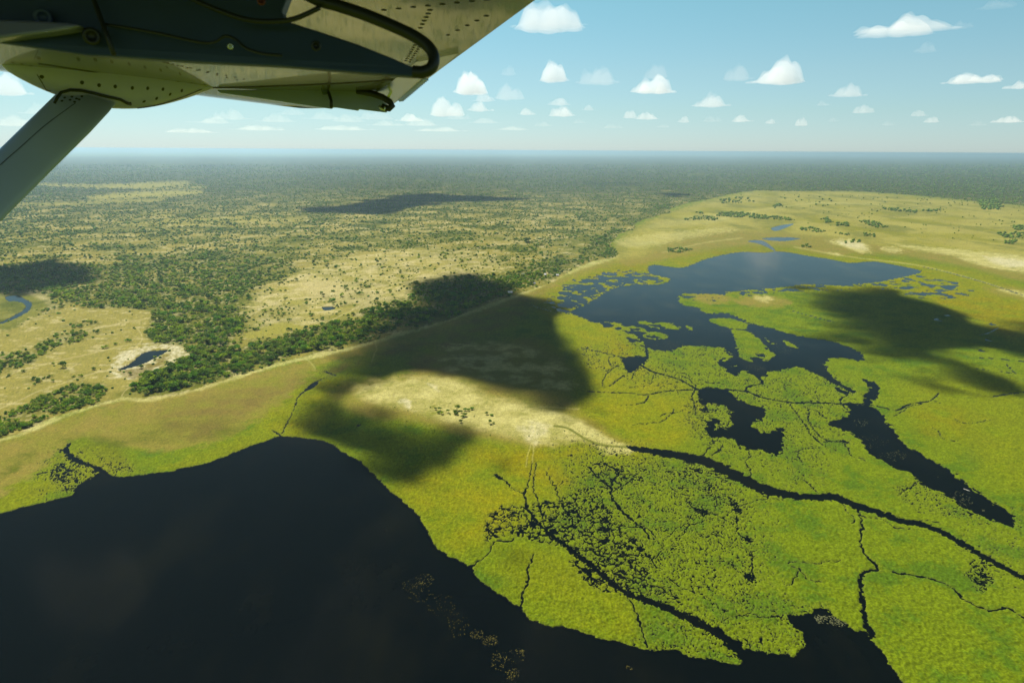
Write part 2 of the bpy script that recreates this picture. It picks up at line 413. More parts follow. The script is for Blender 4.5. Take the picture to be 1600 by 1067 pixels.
# forest stands (outline, density 0..1)
STANDS = [
    ([(228, 521), (238, 485), (185, 482), (139, 482), (100, 470), (53, 458), (100, 440), (150, 425), (170, 412), (250, 400), (350, 392), (464, 412), (414, 432), (397, 445), (364, 478), (381, 502), (374, 530),
      (300, 560), (285, 538), (238, 535)], 0.80),
    ([(207, 612), (225, 590), (270, 574), (291, 556), (340, 540), (374, 545), (440, 527), (480, 514), (560, 500), (600, 490), (640, 470), (650, 447), (690, 437), (720, 430), (760, 430), (800, 430), (800, 458), (755, 474),
      (704, 494), (653, 507), (615, 517), (577, 529), (526, 542), (476, 551), (438, 560), (379, 579), (329, 595), (278, 611), (228, 617)], 0.92),
    ([(800, 428), (850, 407), (880, 400), (930, 402), (955, 400), (900, 416), (861, 436), (812, 454), (798, 460)], 0.95),
    ([(905, 396), (930, 375), (946, 364), (958, 366), (950, 380), (962, 396), (940, 402)], 0.95),
    ([(940, 372), (960, 350), (990, 335), (1030, 322), (1050, 318), (1040, 333), (1005, 342), (985, 352), (964, 365)], 0.8),
    ([(-60, 700), (-60, 660), (0, 652), (50, 628), (100, 608), (120, 600), (150, 598), (172, 608), (155, 630), (112, 641), (76, 653), (40, 670), (0, 684)], 0.75),
    ([(-60, 600), (-40, 575), (0, 560), (40, 546), (75, 537), (92, 541), (60, 560), (30, 576), (0, 584)], 0.85),
    ([(62, 535), (85, 523), (110, 517), (135, 520), (138, 530), (105, 540), (80, 541)], 0.7),
    ([(95, 512), (125, 504), (152, 502), (150, 509), (120, 514)], 0.65), ([(138, 520), (160, 513), (168, 516), (150, 523)], 0.6),
    ([(70, 485), (92, 476), (100, 482), (80, 490), (55, 496)], 0.7),
    ([(40, 595), (70, 586), (90, 590), (60, 602)], 0.5), ([(100, 592), (125, 588), (128, 594), (105, 598)], 0.4),
    ([(-200, 462), (-200, 405), (0, 415), (90, 408), (150, 418), (120, 440), (60, 456), (0, 462)], 0.9),
    ([(560, 490), (620, 470), (650, 470), (640, 488), (600, 500)], 0.9),
    ([(690, 405), (720, 398), (745, 412), (720, 424), (700, 420)], 0.35),
]
# far tree groups on the floodplain
GROVES = [
    ([(1118, 334), (1150, 331), (1200, 338), (1240, 342), (1238, 345), (1180, 342), (1120, 338)], 1.0), ([(1083, 332), (1100, 331), (1098, 335)], 0.9),
    ([(1062, 344), (1090, 338), (1123, 340), (1120, 345)], 0.7), ([(1204, 322), (1220, 319), (1225, 324), (1210, 326)], 0.9),
    ([(1378, 325), (1400, 326), (1440, 331), (1430, 333), (1385, 329)], 0.9), ([(1440, 328), (1470, 328), (1472, 331), (1440, 331)], 0.7),
    ([(1282, 343), (1292, 340), (1303, 348), (1290, 350)], 0.9), ([(1303, 349), (1325, 348), (1326, 354), (1308, 354)], 0.9), ([(1338, 346), (1360, 345), (1388, 355), (1370, 357)], 0.8),
    ([(1248, 356), (1270, 356), (1292, 362), (1280, 364), (1250, 360)], 0.8), ([(1350, 365), (1368, 367), (1366, 371), (1350, 369)], 0.8), ([(1300, 364), (1330, 366), (1328, 369)], 0.6),
    ([(1320, 378), (1342, 375), (1344, 379), (1322, 381)], 0.5), ([(1252, 384), (1262, 382), (1270, 388), (1254, 388)], 0.7), ([(1044, 389), (1066, 387), (1082, 391), (1060, 396), (1044, 394)], 0.9),
    ([(1528, 314), (1560, 312), (1570, 328), (1535, 328)], 0.9), ([(1580, 354), (1610, 353), (1610, 361), (1584, 360)], 0.9), ([(1555, 364), (1600, 364), (1610, 374), (1570, 372)], 0.6), ([(1570, 376), (1590, 376), (1588, 382), (1570, 381)], 0.8),
    ([(1120, 312), (1160, 308), (1180, 316), (1130, 320)], 0.35), ([(1290, 325), (1310, 311), (1250, 305), (1220, 310)], 0.04),
]

# ------------------------------------------------------------------ the ground: one height field, finer where the eye can see more
NC = 1480
az_f = np.linspace(R(-45), R(45), NC)
az_c = np.linspace(R(45), R(315), 56)[1:-1]
AZ = np.concatenate([az_f, az_c])
ys = np.concatenate([np.linspace(1085, 420, 600), np.linspace(419, 262, 220)[1:]])
dep = PITCH + np.arctan((ys - 533.5) / FPX)
r_vis = CAM_H / np.tan(dep)
r_near = np.linspace(3, r_vis[0], 26)[:-1]
r_far = np.geomspace(r_vis[-1], 290000, 70)[1:]
RR = np.concatenate([r_near, r_vis, r_far])
nr, na = len(RR), len(AZ)
X = (RR[:, None] * np.sin(AZ)[None, :]).ravel()
Y = (RR[:, None] * np.cos(AZ)[None, :]).ravel()
RAD = np.repeat(RR, na)
PX, PY = to_px(X, Y)
front = (np.cos(np.tile(AZ, nr)) > 0.3)
PX = np.where(front, PX, -5000.0); PY = np.where(front, PY, 3000.0)
SC = np.hypot(RAD, CAM_H) / FPX                        # metres per photo pixel, across
far_fade = ss(4000, 1500, RAD)

# land beyond the bank / floodplain
bank_g = smooth_line(gpoly([p for p in BANK]), False, 4)
land_sd = sdf(PX, PY * 2, np.array(LANDPOLY, float) * np.array([1, 2]), 400, -400)   # in picture units, + on the wooded side
land_sd += fbm(X / 22, Y / 22, 3, 5) * 3.0
is_land = land_sd > 0

# water: signed distance in metres, + over water
wob = fbm(X / 9, Y / 9, 3, 11) * 2.6 + perlin(X / 2.2, Y / 2.2, 14) * 1.0
wsd = np.full(X.shape, -300.0)
wsd = np.maximum(wsd, sdf(X, Y, smooth_line(gpoly(LAKE), True, 4), 40, -300) + wob * 0.85 + perlin(X / 1.1, Y / 1.1, 15) * 0.55)
frn = perlin(X / 7, Y / 10, 16) * 5.5 + perlin(X / 2.8, Y / 4, 17) * 3.0
up = sdf(X, Y, smooth_line(gpoly(UPPER), True, 4), 60, -300) + wob * 1.2 + frn
for isl in ISLES:
    up = np.minimum(up, -(sdf(X, Y, smooth_line(gpoly(isl), True, 4), 40, -300) + wob * 0.8 + frn * 0.6))
wsd = np.maximum(wsd, up)
for k, pl in enumerate(POOLS):
    wsd = np.maximum(wsd, sdf(X, Y, smooth_line(gpoly(pl), True, 4), 40, -300) + (wob * 1.2 + frn * 0.75 if k < 4 else wob * 0.5))
chd = np.full(X.shape, -300.0)
for pts, wid in CHAN:
    P = gpoly(smooth_line(pts, False, 4))
    ww = np.interp(np.linspace(0, len(wid) - 1, len(P)), np.arange(len(wid)), wid)
    sc = np.array([np.hypot(np.hypot(*p), CAM_H) / FPX for p in P])
    tg = np.gradient(smooth_line(pts, False, 4), axis=0); tg /= np.linalg.norm(tg, axis=1)[:, None] + 1e-9
    sc = sc * np.minimum(2.2, np.hypot(tg[:, 1], tg[:, 0] * np.array([np.hypot(np.hypot(*p), CAM_H) / CAM_H for p in P]))) ** np.where(np.mean(wid) > 4, 0.75, 0.35)
    lo, hi = P.min(0) - 25, P.max(0) + 25
    k = np.nonzero((X > lo[0]) & (X < hi[0]) & (Y > lo[1]) & (Y < hi[1]))[0]
    if len(k):
        nx = X[k] + perlin(X[k] / 5, Y[k] / 5, 21) * 1.6; ny = Y[k] + perlin(X[k] / 5, Y[k] / 5, 22) * 1.6
        d, w = seg_dist(nx, ny, P, False, ww * sc)
        chd[k] = np.maximum(chd[k], w * 0.62 - d + perlin(X[k] / 1.5, Y[k] / 1.9, 23) * np.minimum(1.9, 0.42 * w) + perlin(X[k] / 3.2, Y[k] / 4, 25) * np.minimum(1.6, 0.3 * w) + perlin(X[k] / 7, Y[k] / 7, 24) * 0.3 * w)
wsd = np.maximum(wsd, chd)

# broken mats: crack networks and gaps between leaf clumps
flood = ~is_land
J = fbm(X / 14, Y / 14, 3, 31) * 14
def pm(poly, blur, k=2.0, j=1.0): return pmask(PX + J * j, PY + J * j * 0.4, poly, blur, k)
crack = np.maximum.reduce([
    pm([(752, 842), (762, 812), (785, 795), (808, 788), (830, 795), (850, 822), (870, 845), (862, 850), (835, 846), (800, 836), (772, 845)], 5),
    pm([(830, 790), (880, 780), (905, 762), (925, 765), (945, 790), (965, 815), (985, 835), (1006, 850), (1010, 900), (1003, 925), (965, 915), (930, 890), (890, 860), (858, 836), (845, 812)], 6) * 0.9,
    pm([(893, 880), (905, 872), (930, 893), (955, 912), (965, 926), (935, 925), (910, 905)], 4),
    pm([(980, 905), (1020, 900), (1070, 940), (1060, 955), (1000, 935)], 5) * 0.7,
    pm([(930, 730), (960, 722), (985, 740), (965, 765), (940, 760)], 5) * 0.7,
    pm([(960, 740), (1020, 725), (1060, 735), (1040, 750), (980, 760)], 8) * 0.35,
    pm([(1065, 735), (1100, 722), (1150, 755), (1110, 770), (1060, 750)], 6) * 0.5,
    pm([(1080, 628), (1130, 640), (1120, 690), (1080, 680), (1070, 650)], 8) * 0.4,
    pm([(905, 540), (930, 545), (950, 575), (920, 575)], 6) * 0.35,
    pm([(110, 770), (80, 745), (90, 720), (120, 715), (150, 738), (135, 752)], 6, 2) * 0.85,
    pm([(160, 738), (170, 722), (200, 722), (215, 738)], 5, 2) * 0.35,
    pm([(1440, 905), (1460, 905), (1460, 920), (1440, 918)], 4) * 0.0,
])
cs = 6.4
e1, _ = voro(X / cs + 0.35 * perlin(X / 3, Y / 3, 41), Y / (cs * 1.25) + 0.35 * perlin(X / 3, Y / 3, 42), 3)
e2, _ = voro(X / (cs * 2.3) + 0.3 * perlin(X / 5, Y / 5, 43), Y / (cs * 2.6) + 0.3 * perlin(X / 5, Y / 5, 44), 4)
patch = fbm(X / 16, Y / 16, 3, 45)
net = np.maximum((0.130 * crack + 0.07 * crack * patch + 0.05 * perlin(X / 2.5, Y / 2.5, 46) - e1) * 5, (0.085 * crack + 0.05 * crack * patch - e2) * 7) - (crack < 0.12) * 9
gapden = np.maximum.reduce([
    pm([(880, 700), (1000, 700), (1180, 770), (1200, 880), (1180, 960), (1060, 930), (980, 900), (900, 850)], 40) * 0.75,
    pm([(1080, 600), (1240, 580), (1340, 610), (1300, 720), (1240, 760), (1100, 700)], 30) * 0.6,
    pm([(930, 540), (1100, 530), (1180, 560), (1120, 610), (1000, 610)], 20) * 0.6,
    pm([(1080, 940), (1260, 940), (1260, 1030), (1100, 1040), (990, 1010)], 15) * 0.6,
    pm([(1500, 820), (1600, 800), (1600, 920), (1520, 880)], 20) * 0.35,
    pm([(1400, 760), (1480, 760), (1540, 810), (1440, 800)], 10) * 0.7,
    pm([(60, 790), (60, 720), (140, 700), (230, 745), (140, 760)], 12) * 0.55,
    pm([(1510, 880), (1545, 870), (1550, 910), (1525, 925)], 5) * 1.1])
g1 = perlin(X / 1.5 + 5, Y / 2.0, 51) + 0.4 * perlin(X / 0.8, Y / 1.0, 52) + 0.35 * fbm(X / 12, Y / 12, 2, 53)
gaps = np.maximum((gapden * 0.66 + 0.03) - (1.0 - g1), (0.085 * gapden + 0.12 * gapden * (patch - 0.1) + 0.10 * perlin(X / 3.5, Y / 3.5, 47) - 0.03 - e1) * 3.0)
gaps = np.where(gapden > 0.05, gaps, -1.0) * 3
spots = np.full(X.shape, -9.0)
for sx, sy, sr in [(1147, 788, 12), (1152, 797, 9), (1101, 800, 11), (1170, 843, 9), (1172, 901, 12), (1078, 720, 13), (1090, 735, 9), (1001, 858, 8), (985, 855, 7), (1012, 868, 7), (945, 812, 9), (1538, 900, 9), (1532, 912, 7),
                   (1128, 670, 12), (1110, 662, 9), (1188, 555, 10), (1212, 700, 9), (1100, 640, 10), (1320, 690, 8), (1290, 955, 10), (775, 742, 5), (1115, 470, 5), (560, 665, 4)]:
    cx, cy = gp(sx, sy); q = np.hypot(cx, cy); s1 = np.hypot(q, CAM_H) / FPX
    d = np.hypot(X - cx, (Y - cy) * 0.75)
    spots = np.maximum(spots, np.where(d < sr * s1 * 1.6, (1.0 - d / (sr * s1)) * 1.4 + g1 * 1.0 - 0.55, -9))
# yellow reed belt broken by water at the head of the upper lake, and thin water on the right
mixw = np.maximum.reduce([
    pm([(858, 470), (900, 440), (960, 425), (1010, 428), (1040, 440), (990, 446), (940, 462), (915, 477), (890, 488), (870, 486)], 6) * 0.82,
    pm([(1060, 455), (1200, 449), (1300, 444), (1400, 440), (1300, 452), (1150, 462), (1070, 470)], 4) * 0.6,
    pm([(930, 498), (1000, 496), (1110, 512), (1110, 542), (1020, 547), (960, 520)], 6) * 0.62,
    pm([(1190, 515), (1250, 530), (1262, 560), (1215, 572), (1200, 545)], 6) * 0.5, pm([(1290, 590), (1340, 606), (1350, 640), (1320, 640)], 6) * 0.4, pm([(1120, 640), (1160, 640), (1170, 670), (1130, 690), (1100, 670)], 7) * 0.55,
    pm([(1300, 650), (1345, 640), (1350, 690), (1400, 735), (1470, 775), (1440, 770), (1340, 690)], 5) * 0.45,
    pm([(1350, 435), (1440, 430), (1520, 450), (1480, 470), (1400, 460)], 8) * 0.55,
    pm([(1430, 490), (1500, 490), (1600, 520), (1600, 580), (1500, 560)], 14) * 0.22,
    pm([(1120, 565), (1200, 560), (1200, 585), (1150, 590)], 4) * 0.8])
m1 = fbm(X / 26, Y / 34, 4, 61)
mix_w = (mixw * 0.9 - 0.62 + m1 * 0.75) * 6 - (mixw < 0.08) * 9
wsd = np.where(flood, np.maximum.reduce([wsd, net, gaps, spots, mix_w]), wsd)
wsd = np.where(RAD > 5500, -50.0, wsd)

# heights
cl_amp = np.clip(1.1 - SC * 0.75, 0.0, 1.0)
marsh_like = flood & (wsd > -260)
clump = (perlin(X / 2.6, Y / 3.0, 71) * 0.85 + perlin(X / 1.25, Y / 1.4, 72) * 0.35 + fbm(X / 14, Y / 14, 2, 73) * 0.35)
dry = np.maximum.reduce([
    pm([(-80, 800), (-80, 700), (0, 690), (190, 624), (400, 582), (600, 530), (720, 495), (812, 461), (894, 424), (960, 405), (960, 412), (900, 432), (850, 458), (790, 480), (720, 505), (640, 535), (560, 556), (500, 572), (470, 600), (440, 630),
        (400, 655), (340, 690), (260, 705), (200, 700), (160, 690), (110, 688), (60, 735), (0, 772)], 10),
    pm([(520, 612), (560, 595), (640, 580), (720, 560), (800, 535), (865, 545), (890, 590), (900, 640), (930, 662), (985, 700), (940, 700), (900, 690), (850, 700), (780, 690), (720, 680), (650, 660), (590, 655), (540, 640)], 16),
    pm([(640, 560), (760, 535), (840, 530), (880, 560), (890, 610), (800, 600), (700, 595)], 16) * 0.8,
    pm([(958, 404), (960, 385), (990, 358), (1050, 330), (1180, 299), (1330, 300), (1600, 323), (1700, 330), (1700, 450), (1600, 440), (1520, 420), (1440, 405), (1380, 398), (1290, 398), (1230, 385), (1160, 385), (1100, 393), (1040, 405), (980, 415)], 8),
    pm([(1080, 462), (1110, 459), (1141, 464), (1135, 474), (1100, 474)], 5), pm([(1146, 469), (1180, 462), (1220, 466), (1238, 474), (1210, 480), (1165, 478)], 5),
    pm([(1540, 450), (1600, 452), (1640, 480), (1600, 470), (1560, 462)], 6) * 0.8])
tex_amp = cl_amp * (1 - 0.85 * dry) * np.where(is_land, 0.1, 1.0)
Z = np.clip(-wsd * 0.45, -2.0, 0.55) + tex_amp * clump * 1.15 * np.where(wsd < -0.3, 1.0, 0.0) + np.where(is_land, 0.5, 0.0)
Z = np.where((wsd < 0) & (Z < 0.10), 0.10, Z)
Z = np.where(wsd >= 0, np.minimum(Z, -0.05 - 0.4 * np.clip(wsd, 0, 3)), Z)
Z = np.where(RAD > 5500, 0.8, Z)

# ------------------------------------------------------------------ the ground: what grows or lies where (albedo)
KX = 3.0
def alb(r, g, b): return lin(r, g, b) / KX
C_GREEN, C_GREEN2, C_YEL, C_OCH = alb(128, 148, 20), alb(100, 132, 26), alb(160, 158, 14), alb(158, 146, 6)
C_TAN, C_PALE, C_WHITE, C_BROWN = alb(166, 152, 66), alb(230, 222, 138), alb(248, 240, 196), alb(138, 122, 58)
C_DRY = alb(192, 184, 84); C_SAV = alb(176, 164, 76); C_SAVP = alb(222, 208, 142); C_OLIVE = alb(112, 122, 26); C_FORF = alb(84, 98, 22); C_FAR = alb(62, 76, 24)
def mixc(c, col, w):
    return c + (np.asarray(col)[None, :] - c) * np.clip(w, 0, 1)[:, None]
n_big, n_mid, n_sm = fbm(X / 160, Y / 160, 4, 81), fbm(X / 38, Y / 38, 4, 82), fbm(X / 7, Y / 7, 3, 83)
n_fine = perlin(X / 1.3, Y / 1.5, 84)
Cc = np.tile(C_GREEN, (len(X), 1))
Cc = mixc(Cc, C_GREEN2, ss(-0.1, 0.5, n_mid + 0.4 * n_sm))
yel = np.maximum.reduce([
    pm([(600, 770), (760, 700), (1000, 690), (1010, 720), (900, 740), (860, 800), (760, 850), (700, 860), (640, 800)], 40),
    pm([(860, 480), (960, 500), (1000, 560), (1090, 615), (1080, 690), (1000, 700), (900, 650), (900, 560)], 30),
    pm([(840, 460), (960, 405), (1060, 395), (1200, 392), (1440, 410), (1600, 450), (1600, 540), (1460, 470), (1250, 455), (1060, 460), (1040, 440), (900, 490), (860, 500)], 12),
    pm([(400, 660), (480, 600), (560, 590), (520, 640), (470, 690)], 15) * 0.9,
    pm([(1400, 600), (1600, 590), (1600, 760), (1500, 700), (1440, 660)], 40) * 0.55,
    pm([(820, 850), (960, 900), (1000, 990), (900, 980), (780, 900)], 30) * 0.55,
    pm([(0, 800), (0, 775), (60, 742), (110, 700), (180, 700), (200, 740), (120, 755), (60, 785)], 10) * 0.7,
    pm([(250, 735), (330, 700), (420, 665), (430, 682), (340, 720)], 6) * 0.6])
Cc = mixc(Cc, C_YEL, yel * (0.62 + 0.7 * n_mid + 0.25 * n_sm))
och = np.maximum.reduce([
    pm([(870, 480), (900, 445), (960, 415), (1010, 412), (1000, 425), (930, 440), (880, 470)], 8),
    pm([(1440, 450), (1600, 480), (1600, 530), (1500, 500)], 12), pm([(900, 640), (960, 680), (1000, 695), (940, 690)], 10),
    pm([(700, 700), (820, 690), (900, 700), (880, 760), (780, 740)], 22) * 0.7, pm([(950, 540), (985, 540), (980, 556), (940, 552)], 8),
    pm([(1060, 402), (1170, 384), (1260, 388), (1420, 410), (1300, 398), (1150, 398)], 5), pm([(1420, 640), (1500, 640), (1500, 680), (1440, 680)], 18) * 0.6])
Cc = mixc(Cc, C_OCH, och * (0.4 + 0.7 * n_mid))
tanw = dry * (0.8 + 0.45 * n_mid + 0.2 * n_sm)
Cc = mixc(Cc, C_TAN, np.where(flood, tanw, 0))
olive_patch = pm([(205, 690), (240, 660), (330, 650), (375, 660), (360, 685), (280, 690)], 14) + pm([(0, 745), (25, 715), (60, 700), (40, 730)], 10) + pm([(90, 690), (130, 680), (200, 690), (180, 720)], 14)
Cc = mixc(Cc, C_OLIVE, np.where(flood, np.clip(olive_patch, 0, 1) * (0.45 + 0.9 * n_mid), 0))
brn = np.maximum(pm([(250, 640), (420, 600), (560, 560), (760, 490), (860, 450), (850, 470), (760, 530), (620, 560), (500, 590), (400, 640), (300, 690)], 14), pm([(640, 570), (760, 540), (800, 560), (700, 590)], 14))
Cc = mixc(Cc, C_BROWN, np.where(flood, brn * (0.45 + 0.8 * n_mid), 0))
drym = pm([(955, 402), (975, 370), (1050, 332), (1180, 299), (1330, 300), (1600, 323), (1800, 335), (1800, 440), (1600, 415), (1440, 392), (1300, 372), (1150, 360), (1060, 375), (1000, 400)], 9)
Cc = mixc(Cc, C_DRY, np.where(flood, drym * (0.85 + 0.5 * n_big), 0))
Cc = mixc(Cc, C_OLIVE, np.where(flood, drym * ss(-0.2, 0.45, n_mid * 0.5 + fbm(X / 150, Y / 420, 4, 88)) * 0.62, 0))
Cc = mixc(Cc, C_YEL, np.where(flood, drym * ss(0.0, 0.5, fbm(X / 220, Y / 300, 4, 89)) * 0.62, 0))
pale = np.maximum.reduce([
    pm([(560, 605), (640, 592), (720, 595), (760, 620), (820, 630), (880, 650), (940, 690), (900, 688), (850, 695), (790, 680), (700, 660), (640, 640), (570, 625)], 16) * 0.85,
    pm([(790, 650), (850, 640), (900, 655), (960, 690), (990, 703), (950, 712), (930, 695), (890, 678), (850, 690), (800, 672)], 8),
    pm([(940, 688), (985, 698), (960, 712), (935, 705)], 5) * 0.9,
    pm([(690, 548), (750, 536), (830, 545), (880, 572), (892, 612), (830, 606), (760, 592), (700, 580)], 12) * 0.75 * ss(-0.3, 0.3, n_mid),
    pm([(1180, 465), (1200, 463), (1210, 469), (1190, 472)], 5) * 0.8,
    pm([(1296, 378), (1330, 374), (1357, 385), (1350, 396), (1315, 385)], 4), pm([(1377, 388), (1400, 387), (1411, 392), (1390, 395)], 3) * 0.9, pm([(1290, 396), (1310, 396), (1312, 400)], 3),
    pm([(1400, 383), (1500, 390), (1600, 400), (1660, 405), (1600, 409), (1480, 398)], 4) * 0.9, pm([(1500, 404), (1540, 398), (1640, 405), (1640, 425), (1580, 424), (1530, 414)], 5), pm([(1560, 452), (1640, 462), (1640, 470), (1590, 462)], 4) * 0.9,
    pm([(960, 378), (1000, 368), (1060, 362), (1120, 356), (1150, 360), (1080, 372), (1000, 388)], 5) * 0.6,
    pm([(205, 615), (300, 603), (400, 572), (520, 543), (615, 518), (704, 495), (729, 482), (860, 438), (920, 408), (955, 398), (962, 404), (895, 426), (815, 462), (735, 491), (655, 517), (530, 552), (440, 571), (330, 605), (230, 628), (190, 626), (115, 648), (40, 679), (-40, 700), (-40, 692), (38, 668), (112, 638), (180, 612)], 4, 2, 0.25) * 0.85,
    pm([(1000, 358), (1050, 345), (1120, 335), (1140, 345), (1060, 352)], 6) * 0.35])
Cc = mixc(Cc, C_PALE, pale * (0.72 + 0.6 * n_mid + 0.3 * n_sm))
whit = np.maximum.reduce([pm([(815, 668), (835, 658), (856, 666), (846, 684), (832, 694)], 11) * 0.55, pm([(1310, 378), (1345, 380), (1350, 390), (1325, 386)], 4) * 0.7, pm([(1540, 402), (1600, 408), (1600, 418), (1560, 414)], 5) * 0.8,
    pm([(625, 622), (640, 626), (645, 640), (630, 634)], 5) * 0.7, pm([(672, 604), (682, 602), (684, 612)], 4) * 0.5])
Cc = mixc(Cc, C_WHITE, whit * (0.7 + 0.5 * n_sm))
# game trails and vehicle tracks
def trails(lines, wpx):
    t_ = np.zeros(X.shape)
    for ln in lines:
        P = smooth_line(ln, False, 5); lo, hi = P.min(0) - 8, P.max(0) + 8
        k = np.nonzero((PX > lo[0]) & (PX < hi[0]) & (PY > lo[1]) & (PY < hi[1]))[0]
        if len(k):
            d = seg_dist(PX[k] + n_mid[k] * 2.0, PY[k] + n_mid[k] * 0.8, P, False)
            t_[k] = np.maximum(t_[k], ss(wpx, wpx * 0.3, d))
    return t_
tr1 = trails([[(833, 688), (834, 705), (832, 723)], [(838, 660), (835, 680), (828, 700), (822, 730)], [(848, 640), (842, 655), (836, 668)], [(780, 632), (810, 640), (850, 636), (905, 640)], [(470, 556), (485, 567), (492, 577)], [(585, 530), (588, 545), (580, 565)], [(690, 640), (740, 655), (800, 662), (835, 665)], [(640, 600), (670, 608), (690, 625), (705, 630)], [(1035, 395), (1100, 380), (1160, 372)], [(1240, 386), (1330, 402), (1440, 416), (1540, 442), (1620, 470)], [(1100, 350), (1180, 330), (1280, 318), (1400, 322)]], 1.5)
Cc = mixc(Cc, C_PALE, np.where(flood, tr1 * 0.32, 0))
tr2 = trails([[(866, 666), (885, 669), (900, 677), (922, 690), (950, 697), (982, 699)]], 2.6)
Cc = mixc(Cc, alb(120, 126, 40), tr2 * 0.9)
speck = ss(0.55, 0.75, perlin(X / 4.5, Y / 4.5, 97)) * dry * (1 - pale * 0.4)
Cc = mixc(Cc, alb(96, 104, 40), np.where(flood, speck * 0.55, 0))
# the wooded side
L = np.tile(C_SAV, (len(X), 1))
L = mixc(L, C_OLIVE, ss(-0.45, 0.35, n_big * 0.8 + n_mid * 0.7) * 0.85)
L = mixc(L, C_SAVP, ss(0.10, 0.5, n_mid + 0.4 * n_sm - 0.3 * n_big) * 0.8)
opening = pm([(390, 505), (400, 462), (470, 425), (560, 400), (640, 390), (740, 395), (790, 410), (760, 428), (700, 432), (650, 446), (635, 470), (590, 490), (490, 512), (440, 526)], 12)
L = mixc(L, alb(212, 200, 116), opening * (0.7 + 0.7 * n_mid + 0.3 * n_sm))
L = mixc(L, C_SAVP, np.maximum(opening * ss(-0.1, 0.35, n_mid + 0.4 * n_sm), pm([(470, 440), (530, 440), (600, 460), (640, 455), (600, 475), (520, 470), (480, 460)], 10) * 0.8) * 0.9)
L = mixc(L, alb(178, 172, 72), pm([(520, 492), (548, 488), (550, 496), (525, 500)], 4) + pm([(370, 530), (420, 510), (470, 508), (460, 520)], 6) + opening * ss(0.1, 0.5, fbm(X / 60, Y / 60, 3, 91)) * 0.6)
meadow = pm([(-100, 480), (0, 520), (60, 492), (140, 483), (236, 487), (230, 521), (240, 536), (286, 541), (292, 556), (276, 574), (205, 606), (190, 612), (120, 630), (60, 655), (-60, 700), (-200, 740), (-200, 520)], 4, 2, 0.3)
L = mixc(L, alb(176, 166, 78), meadow * 0.95)
L = mixc(L, C_SAVP, meadow * ss(0.15, 0.55, fbm(X / 30 + Y / 60, Y / 14, 3, 92) + 0.3 * n_sm) * 0.8)
L = mixc(L, C_OLIVE, meadow * ss(0.1, 0.6, n_mid * 0.7 + n_sm * 0.3) * 0.45)
rim = pm([(175, 585), (185, 560), (215, 545), (262, 536), (288, 545), (290, 560), (270, 575), (220, 590), (190, 592)], 6)
L = mixc(L, C_WHITE, rim * (0.6 + 0.8 * n_sm) * ss(0, 0.4, 0.5 - np.abs(n_mid)))
L = mixc(L, C_BROWN, pm([(190, 580), (230, 572), (262, 552), (266, 556), (240, 578), (205, 592)], 4) * 0.7)
L = mixc(L, C_WHITE, pm([(180, 556), (198, 550), (205, 556), (192, 566), (186, 576)], 4) * 0.6)
rb = pm([(-60, 465), (0, 458), (40, 460), (72, 476), (60, 492), (20, 508), (-40, 520)], 5)
L = mixc(L, alb(140, 142, 52), rb * 0.85)
L = mixc(L, C_SAVP, pm([(-40, 455), (0, 454), (50, 452), (80, 470), (80, 484), (60, 498), (30, 508), (66, 490), (74, 476), (42, 460), (0, 458)], 4) * 0.7)
strips = np.maximum.reduce([pm([(60, 287), (150, 289), (288, 284), (290, 288), (200, 294), (80, 291)], 3, 3), pm([(140, 308), (200, 301), (308, 298), (305, 304), (220, 309), (150, 312)], 3, 3), pm([(0, 318), (120, 316), (250, 310), (240, 314), (100, 321)], 3, 3) * 0.7,
                            pm([(200, 292), (312, 290), (318, 294), (230, 297)], 3, 3) * 0.8, pm([(150, 350), (300, 342), (420, 338), (470, 345), (300, 352)], 6, 3) * 0.5, pm([(220, 335), (265, 333), (262, 338)], 3, 3) * 0.7])
bushden = 0.40 + 1.15 * fbm(X / 130, Y / 130, 4, 130) + 0.55 * fbm(X / 30, Y / 30, 3, 131)
L = mixc(L, alb(92, 106, 26), ss(0.25, 0.95, bushden) * 0.75 * (1 - 0.6 * opening) * (1 - meadow))
forest = np.zeros(X.shape)
for pl, dn in STANDS: forest = np.maximum(forest, pm(pl, 6) * dn)
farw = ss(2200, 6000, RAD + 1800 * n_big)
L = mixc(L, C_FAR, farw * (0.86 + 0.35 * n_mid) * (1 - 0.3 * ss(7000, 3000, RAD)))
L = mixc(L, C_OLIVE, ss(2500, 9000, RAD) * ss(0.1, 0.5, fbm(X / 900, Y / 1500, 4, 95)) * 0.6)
L = mixc(L, C_DRY, strips * 0.85)
tr3 = trails([[(0, 592), (60, 572), (130, 556), (200, 540)], [(215, 515), (222, 530), (205, 552), (190, 580)], [(0, 640), (90, 602), (180, 578), (200, 590)], [(210, 600), (195, 612), (190, 622)], [(0, 560), (90, 530), (180, 508), (236, 498)], [(380, 500), (440, 470), (520, 462), (640, 440), (740, 425)], [(520, 500), (560, 480), (610, 455), (700, 415)], [(400, 450), (480, 432), (560, 418)], [(790, 426), (780, 415), (810, 400)], [(560, 430), (680, 400), (800, 380), (900, 370)], [(200, 420), (330, 380), (480, 360)], [(480, 345), (600, 360), (720, 352), (860, 340)]], 1.3)
L = mixc(L, C_SAVP, tr3 * 0.6)
L = mixc(L, C_OLIVE, ss(0.5, 0.75, perlin(X / 5, Y / 5, 98)) * (1 - forest) * 0.6)
L = mixc(L, C_WHITE, ss(0.62, 0.8, fbm(X / 20, Y / 26, 3, 99)) * opening * 0.7)
L = mixc(L, C_FORF, forest * (0.55 + 0.5 * n_mid))
L = mixc(L, C_SAVP, forest * ss(0.22, 0.55, n_sm + 0.4 * n_mid) * 0.75 * ss(3000, 1500, RAD))
Cc = np.where(is_land[:, None], L, Cc)
